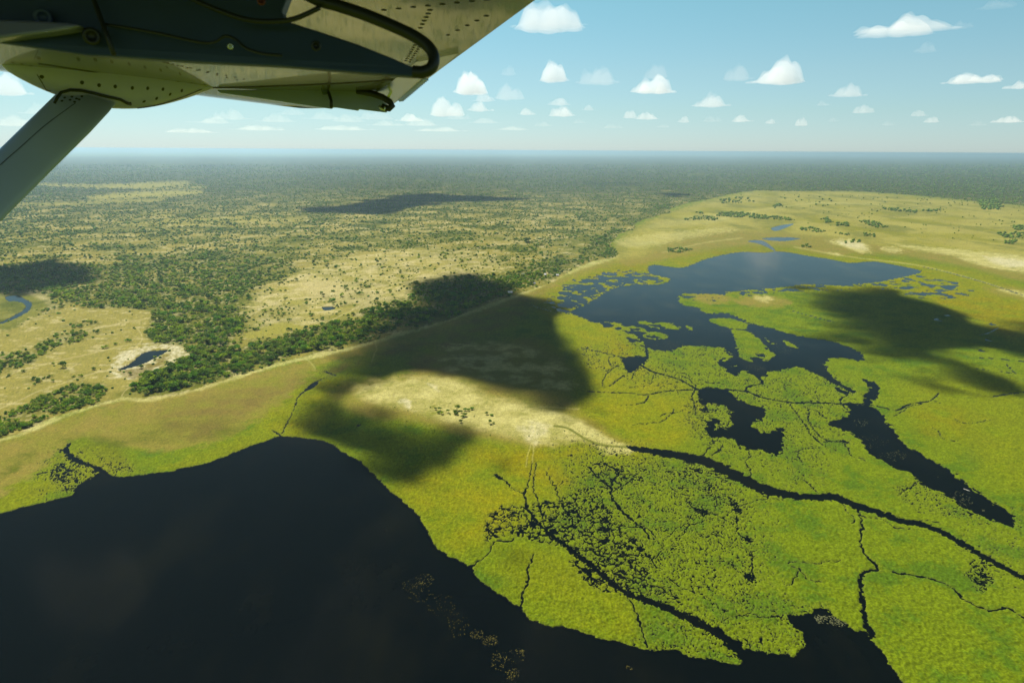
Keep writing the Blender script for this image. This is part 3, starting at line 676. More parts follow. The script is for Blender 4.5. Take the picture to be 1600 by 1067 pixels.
# leaf texture: young and old growth
n_f2 = perlin(X / 2.7, Y / 3.5, 85); n_f3 = perlin(X / 4.6, Y / 6.5, 86)
tex = 1 + (0.16 * n_sm + 0.34 * n_fine * far_fade + 0.22 * n_f2 * far_fade + 0.12 * n_f3 * far_fade) * np.where(flood, 1.0, 0.7) * (1 - 0.5 * dry)
redd = flood & (n_sm * 0.5 + n_fine * 0.6 > 0.55)
Cc = Cc * np.clip(tex, 0.42, 1.7)[:, None]
Cc = np.where(redd[:, None], Cc * np.array([1.10, 0.98, 0.9]), Cc)
rim_w = ss(-2.2, -0.2, wsd) * (wsd < 0) * np.where(flood, 1, 0) * ss(2500, 800, RAD)
Cc = mixc(Cc, alb(140, 150, 48), rim_w * 0.45 * (0.6 + n_fine))
under = wsd >= 0
Cc = np.where(under[:, None], np.array([0.02, 0.022, 0.014]), Cc)

VV = np.stack([X, Y, Z], 1)
ii = np.arange(nr - 1)[:, None] * na + np.arange(na)[None, :]
jj = np.arange(nr - 1)[:, None] * na + (np.arange(na)[None, :] + 1) % na
F = np.stack([ii, ii + na, jj + na, jj], -1).reshape(-1, 4)
isl_f = is_land[F[:, 0]] | (RAD[F[:, 0]] > 5500) | (~front[F[:, 0]])
def sub(F):
    u, inv = np.unique(F.ravel(), return_inverse=True)
    return u, inv.reshape(-1, 4)
u, f = sub(F[isl_f])
nadir = len(u)
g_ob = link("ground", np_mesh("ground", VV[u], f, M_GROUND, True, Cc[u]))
tag(g_ob, "dry savanna ground with pale grass and sand stretching to the horizon", "ground", kind="structure")
u, f = sub(F[~isl_f])
m_ob = link("marsh_plants", np_mesh("marsh_plants", VV[u], f, M_MARSH, True, Cc[u]))
tag(m_ob, "yellow green marsh plants covering the flooded plain between dark channels", "marsh plants", kind="stuff")
th = np.linspace(0, 2 * math.pi, 97)[:-1]
wr = np.concatenate([[0], np.geomspace(200, 6000, 12)])
wv = [(0, 0, 0)] + [(r * math.cos(t), r * math.sin(t), 0) for r in wr[1:] for t in th]
wf = [(0, 1 + i, 1 + (i + 1) % 96) for i in range(96)] + [(1 + k * 96 + i, 1 + (k + 1) * 96 + i, 1 + (k + 1) * 96 + (i + 1) % 96, 1 + k * 96 + (i + 1) % 96) for k in range(11) for i in range(96)]
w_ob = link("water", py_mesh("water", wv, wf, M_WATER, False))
tag(w_ob, "dark still water of the lakes, pools and channels", "water", kind="structure")

# faint weed beds near the surface of the big lake
def pads(name, spots_, label, colr, size):
    V, F_, C_ = [], [], []
    for (sx, sy, rx, ry, n) in spots_:
        for _ in range(n):
            a = random.random() * 6.28; q = math.sqrt(random.random())
            x, y = gp(sx + rx * q * math.cos(a), sy + ry * q * math.sin(a))
            s = size * random.uniform(0.4, 1.2); k = random.uniform(0.75, 1.3); b = len(V); m = 6; ph = random.random() * 6
            for i in range(m):
                e = s * random.uniform(0.7, 1.1)
                V.append((x + e * math.cos(ph + i * 6.283 / m), y + e * math.sin(ph + i * 6.283 / m), 0.012 + 0.02 * random.random())); C_.append([c * k for c in colr])
            F_ += [(b, b + 1, b + 2, b + 3), (b, b + 3, b + 4, b + 5)]
    o = link(name, np_mesh(name, V, F_, M_MARSH, False, np.array(C_)))
    return tag(o, label, "water weed", kind="stuff")
pads("water_weed", [(663, 905, 16, 9, 60), (655, 925, 22, 16, 46), (690, 945, 22, 18, 46), (715, 975, 18, 22, 50), (745, 990, 11, 8, 60), (766, 1000, 13, 9, 80), (778, 1032, 12, 16, 50), (800, 1025, 20, 12, 40), (800, 1052, 12, 10, 60), (813, 1017, 6, 5, 24), (983, 1043, 5, 4, 14), (640, 915, 12, 8, 20)],
     "faint yellowish weed beds showing in the dark lake near the marsh edge", (0.060, 0.052, 0.012), 0.34)
pads("lily_pads", [(1295, 968, 22, 7, 110), (1280, 965, 8, 6, 40), (1312, 972, 14, 7, 70), (1500, 775, 18, 8, 40), (1510, 785, 14, 6, 30), (1360, 690, 30, 10, 70), (1395, 712, 22, 9, 60), (1230, 545, 24, 8, 120), (1160, 540, 12, 18, 60), (1236, 538, 8, 5, 60), (1345, 660, 12, 6, 50),
                   (1100, 515, 40, 8, 110), (1040, 537, 30, 6, 80), (990, 495, 40, 8, 80), (1465, 745, 2, 1, 3), (1536, 797, 3, 2, 8), (1180, 575, 18, 5, 60)],
     "loose floating leaves scattered over the darker pools", (0.062, 0.066, 0.030), 0.5)

# ------------------------------------------------------------------ trees
def leafy(n, lobes, rx, rz, base, leaf, seed, shade=0.25):
    """crown of small leaf sprays spread through several lobes; returns verts, quads, tint"""
    rg = np.random.default_rng(seed)
    L_ = []
    for i in range(lobes):
        a = rg.random() * 6.283; q = math.sqrt(rg.random()) * 0.62
        L_.append((rx * q * math.cos(a), rx * q * math.sin(a), base + rz * (0.40 + 0.85 * rg.random() * (1 - 0.5 * q)), rx * rg.uniform(0.34, 0.58), rz * rg.uniform(0.34, 0.55), rg.uniform(0.8, 1.2)))
    V, Cl = [], []
    for i in range(n):
        l = L_[i % lobes]
        d = rg.normal(size=3); d /= np.linalg.norm(d)
        if d[2] < -0.3: d[2] *= -0.6
        q = rg.uniform(0.72, 1.08)
        c = np.array([l[0] + d[0] * l[3] * q, l[1] + d[1] * l[3] * q, l[2] + d[2] * l[4] * q])
        nn = d * 0.8 + rg.normal(size=3) * 0.55; nn /= np.linalg.norm(nn)
        t = np.cross(nn, rg.normal(size=3)); t /= np.linalg.norm(t); b = np.cross(nn, t)
        s = leaf * rg.uniform(0.6, 1.3)
        for (p, w) in ((-1, -0.8), (1, -0.6), (0.8, 1), (-0.9, 0.7)):
            V.append(c + t * s * p * rg.uniform(0.8, 1.1) + b * s * w * rg.uniform(0.8, 1.1))
        k = l[5] * rg.uniform(1 - shade, 1 + shade)
        Cl += [[k, k, k]] * 4
    F_ = np.arange(4 * n).reshape(n, 4)
    return np.array(V), F_, np.array(Cl)
LEAF_BASE = np.array([0.128, 0.205, 0.014])
def trunk_mesh(h, r, seed):
    rg = random.Random(seed); V, F_ = [], []
    def limb(a, b, ra, rb):
        a, b = Vector(a), Vector(b); d = (b - a).normalized(); u_ = d.orthogonal(); v_ = d.cross(u_); k = len(V); n = 6
        for (c, q) in ((a, ra), (b, rb)):
            for i in range(n): V.append(c + u_ * q * math.cos(i * 6.283 / n) + v_ * q * math.sin(i * 6.283 / n))
        for i in range(n): F_.append((k + i, k + (i + 1) % n, k + n + (i + 1) % n, k + n + i))
    lean = (rg.uniform(-.3, .3), rg.uniform(-.3, .3), h * 0.55)
    limb((0, 0, -0.3), lean, r, r * 0.7)
    for i in range(4):
        a = i * 1.57 + rg.random()
        limb(lean, (lean[0] + math.cos(a) * h * 0.35, lean[1] + math.sin(a) * h * 0.35, h * rg.uniform(0.85, 1.1)), r * 0.6, r * 0.2)
    return py_mesh("trunk", V, F_, M_BARK, True)
KINDS_T = []     # near-tree shapes: crown mesh, trunk mesh
for i, (n, lob, rx, rz, base, leaf) in enumerate([(300, 8, 1.0, 0.62, 0.30, 0.085), (280, 7, 1.0, 0.80, 0.34, 0.09), (260, 9, 1.0, 0.50, 0.26, 0.085), (300, 10, 1.0, 0.70, 0.16, 0.09), (240, 6, 1.0, 0.95, 0.40, 0.09), (260, 12, 1.0, 0.40, 0.10, 0.09)]):
    v, f_, c_ = leafy(n, lob, rx, rz, base, leaf * 1.25, 100 + i)
    cm = np_mesh("crown", v, f_, M_LEAF, False, c_ * LEAF_BASE)
    KINDS_T.append((cm, trunk_mesh(base + rz * 0.45, 0.06, i)))
LOD1 = [leafy(80, 6, 1.0, q, 0.2, 0.20, 200 + i) for i, q in enumerate([0.6, 0.8, 0.5, 0.7])]
ph = (1 + 5 ** .5) / 2
ICO = np.array([(-1, ph, 0), (1, ph, 0), (-1, -ph, 0), (1, -ph, 0), (0, -1, ph), (0, 1, ph), (0, -1, -ph), (0, 1, -ph), (ph, 0, -1), (ph, 0, 1), (-ph, 0, -1), (-ph, 0, 1)]) / math.hypot(1, ph)
ICOF = np.array([(0, 11, 5), (0, 5, 1), (0, 1, 7), (0, 7, 10), (0, 10, 11), (1, 5, 9), (5, 11, 4), (11, 10, 2), (10, 7, 6), (7, 1, 8), (3, 9, 4), (3, 4, 2), (3, 2, 6), (3, 6, 8), (3, 8, 9), (4, 9, 5), (2, 4, 11), (6, 2, 10), (8, 6, 7), (9, 8, 1)])

def stand_density(px, py, x, y):
    d = np.zeros(px.shape)
    for pl, dn in STANDS: d = np.maximum(d, pmask(px, py, pl, 3) * dn)
    return d
lp = np.array(LANDPOLY, float)
# candidates spread over the picture of the land
def cand(n, y0, y1, x0=-30, x1=1630):
    a = RNG.random(n) * (x1 - x0) + x0; b = y0 + (y1 - y0) * RNG.random(n)
    d = np.array([ray(0, 0)])  # noqa
    t0 = (a - 800) / FPX; t1 = (533.5 - b) / FPX
    dx = RM[2, 0] + RM[0, 0] * t0 + RM[1, 0] * t1; dy = RM[2, 1] + RM[0, 1] * t0 + RM[1, 1] * t1; dz = RM[2, 2] + RM[0, 2] * t0 + RM[1, 2] * t1
    t = -CAM_H / dz
    return a, b, dx * t, dy * t
TR = []   # px, py, x, y, radius, tone, kind(stand index or -1)
# 1. the stands
for si, (pl, dn) in enumerate(STANDS):
    P = np.array(pl, float); lo, hi = P.min(0), P.max(0)
    area = 0.5 * abs(np.sum(P[:, 0] * np.roll(P[:, 1], -1) - P[:, 1] * np.roll(P[:, 0], -1)))
    n = int(area * dn / 8)
    a, b, x, y = cand(n * 5, lo[1], hi[1], lo[0], hi[0])
    k = inside(a, b, P)
    a, b, x, y = a[k][:n], b[k][:n], x[k][:n], y[k][:n]
    nz = fbm(x / 42, y / 42, 4, 120)
    keep = RNG.random(len(a)) < dn * (0.80 + 2.0 * nz)
    for q in np.nonzero(keep)[0]:
        s = np.hypot(np.hypot(x[q], y[q]), CAM_H) / FPX
        rad = min(7.6, max(1.3, RNG.lognormal(math.log(3.4), 0.48)))
        if 5 <= si <= 12: rad = min(rad, 4.6) * 0.85
        TR.append((a[q], b[q], x[q], y[q], max(rad, 1.1 * s), RNG.random(), si))
# 2. the bushland
a, b, x, y = cand(150000, 258, 620)
k = inside(a, b, lp)
a, b, x, y = a[k], b[k], x[k], y[k]
dens = 0.40 + 1.15 * fbm(x / 130, y / 130, 4, 130) + 0.55 * fbm(x / 30, y / 30, 3, 131) + 0.30 * ss(420, 300, b)
op = pmask(a, b, [(390, 505), (400, 462), (470, 425), (560, 400), (640, 390), (740, 395), (790, 410), (760, 428), (700, 432), (650, 446), (635, 470), (590, 490), (490, 512), (440, 526)], 10)
dens = np.where(op > 0.3, dens * 0.22 + 0.5 * ss(0.45, 0.9, fbm(x / 45, y / 45, 3, 133) + 0.3), dens)
md = pmask(a, b, [(-100, 456), (0, 456), (60, 456), (90, 480), (140, 483), (236, 487), (230, 521), (240, 536), (286, 541), (292, 556), (276, 574), (205, 606), (190, 622), (120, 640), (60, 665), (-60, 700), (-200, 740), (-200, 520)], 3)
dens = np.where(md > 0.3, 0.03, dens)
for pl in ([(60, 286), (150, 288), (288, 283), (290, 289), (200, 295), (80, 292)], [(140, 309), (200, 301), (308, 297), (305, 304), (220, 310), (150, 313)], [(0, 318), (120, 316), (250, 310), (240, 314), (100, 321)]):
    dens = np.where(pmask(a, b, pl, 2) > 0.4, dens * 0.1, dens)
keep = RNG.random(len(a)) < np.clip(dens, 0.02, 1) * (0.35 + 0.65 * ss(520, 330, b)) * 0.95
for q in np.nonzero(keep)[0]:
    s = np.hypot(np.hypot(x[q], y[q]), CAM_H) / FPX
    rad = min(6.0, max(0.8, RNG.lognormal(math.log(2.0), 0.55)))
    TR.append((a[q], b[q], x[q], y[q], max(rad, (0.75 + 0.5 * RNG.random()) * s), RNG.random(), -1))
# 3. groves on the far floodplain and lone bushes there
for pl, dn in GROVES:
    P = np.array(pl, float); lo, hi = P.min(0), P.max(0)
    area = 0.5 * abs(np.sum(P[:, 0] * np.roll(P[:, 1], -1) - P[:, 1] * np.roll(P[:, 0], -1)))
    n = int(area * dn / 3.0) + 3
    a, b, x, y = cand(n * 6, lo[1], hi[1], lo[0], hi[0]); k = inside(a, b, P)
    for q in np.nonzero(k)[0][:n]:
        s = np.hypot(np.hypot(x[q], y[q]), CAM_H) / FPX
        TR.append((a[q], b[q], x[q], y[q], RNG.uniform(0.8, 1.9) * s, RNG.random(), -2))
a, b, x, y = cand(2200, 303, 400, 1000, 1620)
k = ~inside(a, b, lp) & (RNG.random(2200) < (0.25 + 0.7 * ss(345, 305, b)) * ss(1100, 1560, a) * (0.5 + fbm(x / 200, y / 200, 3, 140)) + 0.03) & (b < 330 + 0.09 * (a - 1000)) 
for q in np.nonzero(k)[0]:
    s = np.hypot(np.hypot(x[q], y[q]), CAM_H) / FPX
    TR.append((a[q], b[q], x[q], y[q], RNG.uniform(0.6, 1.1) * s, RNG.random(), -2))
a, b, x, y = cand(2600, 560, 700, 0, 1000)
k = RNG.random(len(a)) < 0.05
for q in np.nonzero(k)[0]:
    if 540 < a[q] < 900 and 585 < b[q] < 690: TR.append((a[q], b[q], x[q], y[q], RNG.uniform(0.5, 0.9), RNG.random(), -2))
# keep trees out of the water
wp = [smooth_line(p, True, 3) for p in (POOLS[4], POOLS[5], POOLS[6])]
TR = [t for t in TR if not any(inside(np.array([t[0]]), np.array([t[1]]), w)[0] for w in wp)]
def app(t): return t[4] / (np.hypot(np.hypot(t[2], t[3]), CAM_H) / FPX)
TR.sort(key=lambda t: -app(t))
inview = [t for t in TR if 2 < t[0] < 1598]
NEAR_N = 270
near = [t for t in inview if t[6] >= -1][:NEAR_N]
near_id = {id(t) for t in near}
rest = [t for t in TR if id(t) not in near_id]

TONES = [((1.0, 1.0, 1.0), "mid green"), ((0.55, 0.66, 0.85), "dark green"), ((1.65, 1.45, 0.9), "light green"), ((1.45, 1.15, 2.0), "greyish green"), ((0.80, 1.08, 0.8), "deep green")]
STAND_NAME = ["in the broad woodland north of the small pond", "in the tree belt along the sandy bank", "in the bright tree belt beside the lodge roofs", "on the green point where the bank turns", "in the far end of the bank belt",
              "in the bush strip beside the lower sandy bank", "in the thicket on the meadow edge", "in the middle thicket of the meadow", "in the upper scrub line of the meadow", "in the short scrub row by the woodland meadow",
              "in the small clump by the blue river bend", "in the scrub near the small pond", "in the loose scrub west of the small pond", "in the shaded wood beyond the blue river", "in the shaded belt below the pale clearing", "in the bright scrub above the shaded belt"]
def add_tree(name, x, y, rad, kind, tone, label, group, rz):
    e = empty(name, (x, y, 0.75 if y > 0 else 0), rz)
    tag(e, label, "tree" if name == "tree" else "bush", group)
    e.scale = (rad, rad, rad)
    cm, tm = KINDS_T[kind]
    c = link("crown", cm, e); c.color = (*TONES[tone][0], 1)
    link("trunk", tm, e)
    return e
for t in near:
    px_, py_, x, y, rad, tone, si = t
    ti = int(tone * 4.999); big = rad > 3.6
    where = STAND_NAME[si] if si >= 0 else "scattered over the open grassland"
    sz = "large rounded" if big else ("small rounded" if rad < 2.4 else "rounded")
    nm = "tree" if rad > 2.4 else "bush"
    lab = f"{sz} {TONES[ti][1]} {nm} {where}"
    add_tree(nm, x, y, rad, random.randrange(6), ti, lab, lab + " group" if False else f"{sz} {TONES[ti][1]} {nm}s {where}", random.random() * 6.28)
# the small trees on the sandy island, and lone trees in the clearing: each by itself
SOLO = [
    (681, 639, 4, "dark", "small dark round tree at the west end of the island clump", 0), (687, 641, 5, "mid", "taller tree second from the west end of the island clump", 1), (685, 645, 4.6, "mid", "low tree just below the west end of the island clump", 3),
    (690, 646, 4.6, "light", "yellowish green tree below the west end of the island clump", 0), (700, 644, 4.5, "mid", "lone green tree in the gap west of the island clump's middle", 1), (703, 647, 2.6, "light", "tiny light bush beside the lone tree in the gap of the island clump", 5),
    (715, 640, 7, "mid", "tallest bright tree in the middle of the island clump", 1), (710, 645, 6, "dark", "dark tree in front of the tallest tree of the island clump", 0), (713, 647, 5.5, "dark", "second dark tree below the tallest tree of the island clump", 2),
    (721, 644, 4, "dark", "small tree in the hollow east of the tallest island tree", 0), (727, 641, 5.2, "deep", "dark spreading tree at the start of the island clump's eastern row", 2), (732, 641, 4.6, "deep", "middle dark tree of the island clump's eastern row", 2),
    (738, 639, 5.2, "deep", "easternmost dark tree ending the island clump's long row", 3), (727, 649, 6, "mid", "broad round tree at the lower edge of the island clump", 0), (723, 651, 5, "mid", "smaller tree merging with the broad one at the clump's lower edge", 3),
    (720.5, 659.5, 5, "dark", "single round tree standing south of the island clump", 0), (760, 646.5, 4.6, "dark", "dark round tree of the upper pair east of the island clump", 0), (768, 648.5, 4.6, "deep", "flat dark bush of the upper pair east of the island clump", 5),
    (764, 661, 6, "mid", "larger green tree of the lower pair east of the island clump", 4), (771, 661, 3.4, "mid", "small bush of the lower pair east of the island clump", 3), (528, 602, 3, "dark", "lone dark bush on the grass west of the sandy island", 3),
    (506, 463, 4.4, "dark", "lone upright tree on the pale sand of the clearing", 4), (563, 448, 4.6, "dark", "lone dark tree at the far side of the pale clearing", 4), (533, 477, 4.2, "mid", "bushy tree beside the small round waterhole", 0),
    (549, 466, 3.6, "greyish", "grey tree with bare lower side in the middle of the clearing", 1), (824, 378, 9, "dark", "big dark round tree standing alone beyond the clearing", 0), (586, 475, 3.2, "mid", "small green tree near the shaded belt's upper edge", 1)]
TM = {"mid": 0, "dark": 1, "light": 2, "greyish": 3, "deep": 4}
for (px_, py_, rpx, tone, lab, kd) in SOLO:
    x, y = gp(px_, py_ + 1.5); s = math.hypot(math.hypot(x, y), CAM_H) / FPX
    add_tree("bush" if "bush" in lab else "tree", x, y, rpx * 0.60 * s * (1.25 if rpx > 3 else 1.1), kd, TM[tone], lab, None, random.random() * 6.28)

# everything smaller: one far woodland
tone_arr = np.array([np.array(t[0]) for t in TONES])
def merge(lst, protos, jitter, mixt=1.0):
    V, F_, C_ = [], [], []; off = 0
    for t in lst:
        px_, py_, x, y, rad, tone, si = t
        v, f_, c_ = protos[int(tone * 997) % len(protos)]
        a_ = tone * 63.1; ca, sa = math.cos(a_), math.sin(a_)
        w = np.stack([v[:, 0] * ca - v[:, 1] * sa, v[:, 0] * sa + v[:, 1] * ca, v[:, 2]], 1) * rad
        if jitter: w = w * RNG.uniform(0.75, 1.25, (len(v), 1))
        V.append(w + np.array([x, y, 0.7])); F_.append(f_ + off); off += len(v)
        C_.append(c_ * LEAF_BASE * (tone_arr[int(tone * 4.999)] * mixt + (1 - mixt)))
    return np.concatenate(V), np.concatenate(F_), np.concatenate(C_)
mid_l = rest[:4200]; far_l = rest[4200:]
v, f_, c_ = merge(mid_l, LOD1, False)
o = link("woodland", np_mesh("woodland", v, f_, M_LEAF, False, c_))
tag(o, "dense mass of green bush and trees filling the belts and woodland", "woodland", kind="stuff")
protos = []
for i in range(6):
    q = ICO.copy() * RNG.uniform(0.8, 1.2, (12, 1)); q[:, 2] = q[:, 2] * 0.75 + 0.62
    protos.append((q, ICOF, np.ones((12, 3))))
v, f_, c_ = merge(far_l, protos, True, 0.45)
o = link("bushland", np_mesh("bushland", v, f_, M_LEAF, False, c_))
tag(o, "countless distant bushes and trees dotted over the savanna", "bushland", kind="stuff")

# ------------------------------------------------------------------ lodge and boat
M_CANVAS = simple("pale_canvas", (0.62, 0.60, 0.55), 0.8, noise=0.1, scale=1.0)
M_WOOD = simple("weathered_wood", (0.20, 0.15, 0.10), 0.85, noise=0.25, scale=2.0)
M_DARK = simple("dark_opening", (0.02, 0.02, 0.02), 0.9)
def tent(px_, py_, w, d, label, rz):
    x, y = gp(px_, py_); e = empty("safari_tent", (x, y, 0.85), rz)
    tag(e, label, "tent", "lodge tents among the trees on the bank")
    h, rf = 2.6, 5.2
    V = [(-w / 2, -d / 2, 0), (w / 2, -d / 2, 0), (w / 2, d / 2, 0), (-w / 2, d / 2, 0), (-w / 2, -d / 2, h), (w / 2, -d / 2, h), (w / 2, d / 2, h), (-w / 2, d / 2, h), (-w / 2, 0, rf - 0.3), (w / 2, 0, rf - 0.3)]
    link("wall", py_mesh("wall", V, [(0, 1, 5, 4), (1, 2, 6, 9, 5), (2, 3, 7, 6), (3, 0, 4, 8, 7)], M_WOOD), e)
    k = 0.9; V = []
    for z in (0, 0.12):
        V += [(-w / 2 - k, -d / 2 - k, h - 0.5 + z), (w / 2 + k, -d / 2 - k, h - 0.5 + z), (-w / 2 - k, 0, rf + z), (w / 2 + k, 0, rf + z), (-w / 2 - k, d / 2 + k, h - 0.5 + z), (w / 2 + k, d / 2 + k, h - 0.5 + z)]
    link("roof", py_mesh("roof", V, [(0, 2, 3, 1), (2, 4, 5, 3), (6, 7, 9, 8), (8, 9, 11, 10), (0, 1, 7, 6), (4, 10, 11, 5), (0, 6, 8, 2), (2, 8, 10, 4), (1, 3, 9, 7), (3, 5, 11, 9)], M_CANVAS), e)
    link("door", py_mesh("door", [(-0.8, -d / 2 - 0.03, 0), (0.8, -d / 2 - 0.03, 0), (0.8, -d / 2 - 0.03, 2.1), (-0.8, -d / 2 - 0.03, 2.1)], [(0, 1, 2, 3)], M_DARK), e)
tent(797, 459, 8.5, 6, "largest pale roofed tent, half in the cloud shadow by the sandy bank", R(10))
tent(835, 445, 3.6, 3.4, "small white roofed tent just above the sandy bank", R(30))
tent(852, 431, 4.2, 4, "white tent in the middle of the bright tree belt", R(-20))
tent(871, 432, 5.6, 4, "bright white roofed tent nearest the marsh end of the bank", R(0))
tent(817, 431, 4.4, 4, "pale tent at the inland edge of the bright tree belt", R(20))

bx, by = gp(1510.5, 765.5)
boat = empty("boat", (bx, by, 0), R(-58))
tag(boat, "small pale boat on the dark narrow pool at the right", "boat")
boat.scale = (0.8, 0.75, 0.75)
V, F_ = [], []
st = [(-3.4, 0.55, 0.55), (-2, 0.75, 0.5), (0, 0.8, 0.5), (2, 0.6, 0.6), (3.5, 0.05, 0.85)]
for (xx, hw, zz) in st: V += [(xx, -hw, zz), (xx, -hw * 0.6, -0.1), (xx, hw * 0.6, -0.1), (xx, hw, zz), (xx, hw * 0.8, zz - 0.05), (xx, hw * 0.5, 0.12), (xx, -hw * 0.5, 0.12), (xx, -hw * 0.8, zz - 0.05)]
for i in range(len(st) - 1):
    for j in range(8): F_.append((i * 8 + j, i * 8 + (j + 1) % 8, i * 8 + 8 + (j + 1) % 8, i * 8 + 8 + j))
F_ += [tuple(range(7, -1, -1)), tuple(range(32, 40))]
link("hull", py_mesh("hull", V, F_, simple("boat_paint", (0.20, 0.20, 0.16), 0.6), True), boat)
V = [(-1.6, -0.7, 0.50), (-1.2, -0.7, 0.50), (-1.2, 0.7, 0.50), (-1.6, 0.7, 0.50)]; V += [(a_, b_, c_ + 0.08) for a_, b_, c_ in V]
BOXF = [(0, 3, 2, 1), (4, 5, 6, 7), (0, 1, 5, 4), (1, 2, 6, 5), (2, 3, 7, 6), (3, 0, 4, 7)]
link("bench", py_mesh("bench", V, BOXF, M_WOOD), boat)
V = [(-3.9, -0.2, -0.1), (-3.4, -0.2, -0.1), (-3.4, 0.2, -0.1), (-3.9, 0.2, -0.1)]; V += [(a_, b_, 1.0) for a_, b_, c_ in V]
link("outboard_motor", py_mesh("outboard_motor", V, BOXF, M_DARK), boat)

# ------------------------------------------------------------------ clouds
def cloud_mat(name, dens, al=0.9):
    m = bpy.data.materials.new(name); m.use_nodes = True; nt = m.node_tree
    nt.nodes.remove(nt.nodes["Principled BSDF"])
    v = nt.nodes.new("ShaderNodeVolumeScatter"); v.inputs["Color"].default_value = (al, al, al, 1); v.inputs["Density"].default_value = dens; v.inputs["Anisotropy"].default_value = 0.1
    nt.links.new(v.outputs[0], nt.nodes["Material Output"].inputs["Volume"])
    return m
M_CLOUD = cloud_mat("cloud_vapour", 0.0026, 0.74)
M_MIDC = cloud_mat("hazy_cloud_vapour", 0.0011, 0.74)
M_THIN = cloud_mat("thin_cloud_vapour", 0.0006, 0.74)
M_VEIL = cloud_mat("veil_cloud_vapour", 0.00022, 0.74)
M_SHADE = cloud_mat("thick_cloud_vapour", 0.075, 0.45)
CLOUD_Z = 1500.0
def cloud_from_field(gx, gy, T, base, label, mat, dip=0.12):
    """closed lens of vapour: flat base, lumpy top of thickness T on a grid"""
    ny_, nx_ = T.shape
    idt = np.full(T.shape, -1); idb = np.full(T.shape, -1); V = []; F_ = []
    for j in range(ny_):
        for i in range(nx_):
            t = T[j, i]
            near_ = t > 0 or (T[max(j - 1, 0):j + 2, max(i - 1, 0):i + 2] > 0).any()
            if not near_: continue
            if t > 0:
                idt[j, i] = len(V); V.append((gx[i], gy[j], base + t)); idb[j, i] = len(V); V.append((gx[i], gy[j], base - t * dip))
            else:
                idt[j, i] = idb[j, i] = len(V); V.append((gx[i], gy[j], base))
    for j in range(ny_ - 1):
        for i in range(nx_ - 1):
            if max(T[j, i], T[j, i + 1], T[j + 1, i], T[j + 1, i + 1]) <= 0: continue
            for idx, rev in ((idt, False), (idb, True)):
                q = [idx[j, i], idx[j, i + 1], idx[j + 1, i + 1], idx[j + 1, i]]
                for tri in ((q[0], q[1], q[2]), (q[0], q[2], q[3])):
                    # skip the doubled faces of the outer ring
                    if rev and all(idt.flat[0] is not None and v_ in RING for v_ in tri): continue
                    F_.append(tri[::-1] if rev else tri)
    c = np.array(V).mean(0)
    me = bpy.data.meshes.new("cloud"); me.from_pydata([tuple(np.array(v_) - c) for v_ in V], [], F_); me.materials.append(mat); me.update()
    o = link("cloud", me); o.location = c
    return tag(o, label, "cloud")
class _R:
    def __contains__(self, x): return False
RING = _R()
def cumulus(px_, ybase, wpx, hpx, label, thin=False, seed=0, lean=0.0):
    d = ray(px_, ybase); t = (CLOUD_Z - CAM_H) / d.z
    cx, cy = d.x * t, d.y * t; s = math.hypot(math.hypot(cx, cy), CLOUD_Z) / FPX
    w, h = wpx * s, hpx * s
    rg = np.random.default_rng(1000 + seed)
    n = 64; m = 44
    a = math.atan2(cx, cy)
    gx = np.linspace(-0.62 * w, 0.62 * w, n); gy = np.linspace(-0.45 * w, 0.45 * w, m)
    GX, GY = np.meshgrid(gx, gy); T = np.zeros(GX.shape)
    bumps = [(np.clip(lean * 0.25 + rg.normal() * 0.05, -0.3, 0.3), 1.0, rg.uniform(0.20, 0.32))] + [(rg.uniform(-0.34, 0.34), rg.uniform(0.45, 0.98), rg.uniform(0.10, 0.20)) for _ in range(rg.integers(2, 5))]
    for i in range(90):
        q = np.clip(rg.normal() * 0.24, -0.42, 0.42); qy = rg.normal() * 0.12
        env = max([0.20] + [bh * math.sqrt(max(0.0, 1 - ((q - bc) / bw) ** 2)) for bc, bh, bw in bumps])
        top = h * env * rg.uniform(0.5, 1.05)
        r_ = min(max(w * rg.uniform(0.05, 0.10), top * 0.42), w * 0.2)
        dd = 1 - ((GX - q * w) ** 2 + (GY - qy * w) ** 2) / r_ ** 2
        T = np.maximum(T, np.where(dd > 0, np.sqrt(np.maximum(dd, 0)), 0) * top)
    T *= 1 + 0.22 * fbm(GX / (w * 0.13) + seed, GY / (w * 0.13), 2, 150)
    T -= h * 0.10 * (1 + 1.2 * fbm(GX / (w * 0.16) + seed, GY / (w * 0.16), 3, 151))
    T = np.maximum(T, 0)
    for _ in range(2):
        T = (T + np.roll(T, 1, 0) + np.roll(T, -1, 0) + np.roll(T, 1, 1) + np.roll(T, -1, 1)) / 5
    T = np.where(T > 0.03 * h, T, 0); T[0, :] = T[-1, :] = 0; T[:, 0] = T[:, -1] = 0
    o = cloud_from_field(gx, gy, T, 0, label, (M_VEIL if t > 19000 else M_THIN) if thin else (M_MIDC if t > 15000 else M_CLOUD))
    l = o.location.copy(); ca, sa = math.cos(-a), math.sin(-a)
    o.rotation_euler = (0, 0, -a)
    o.location = (cx + l.x * ca - l.y * sa, cy + l.x * sa + l.y * ca, CLOUD_Z + l.z)
    return o
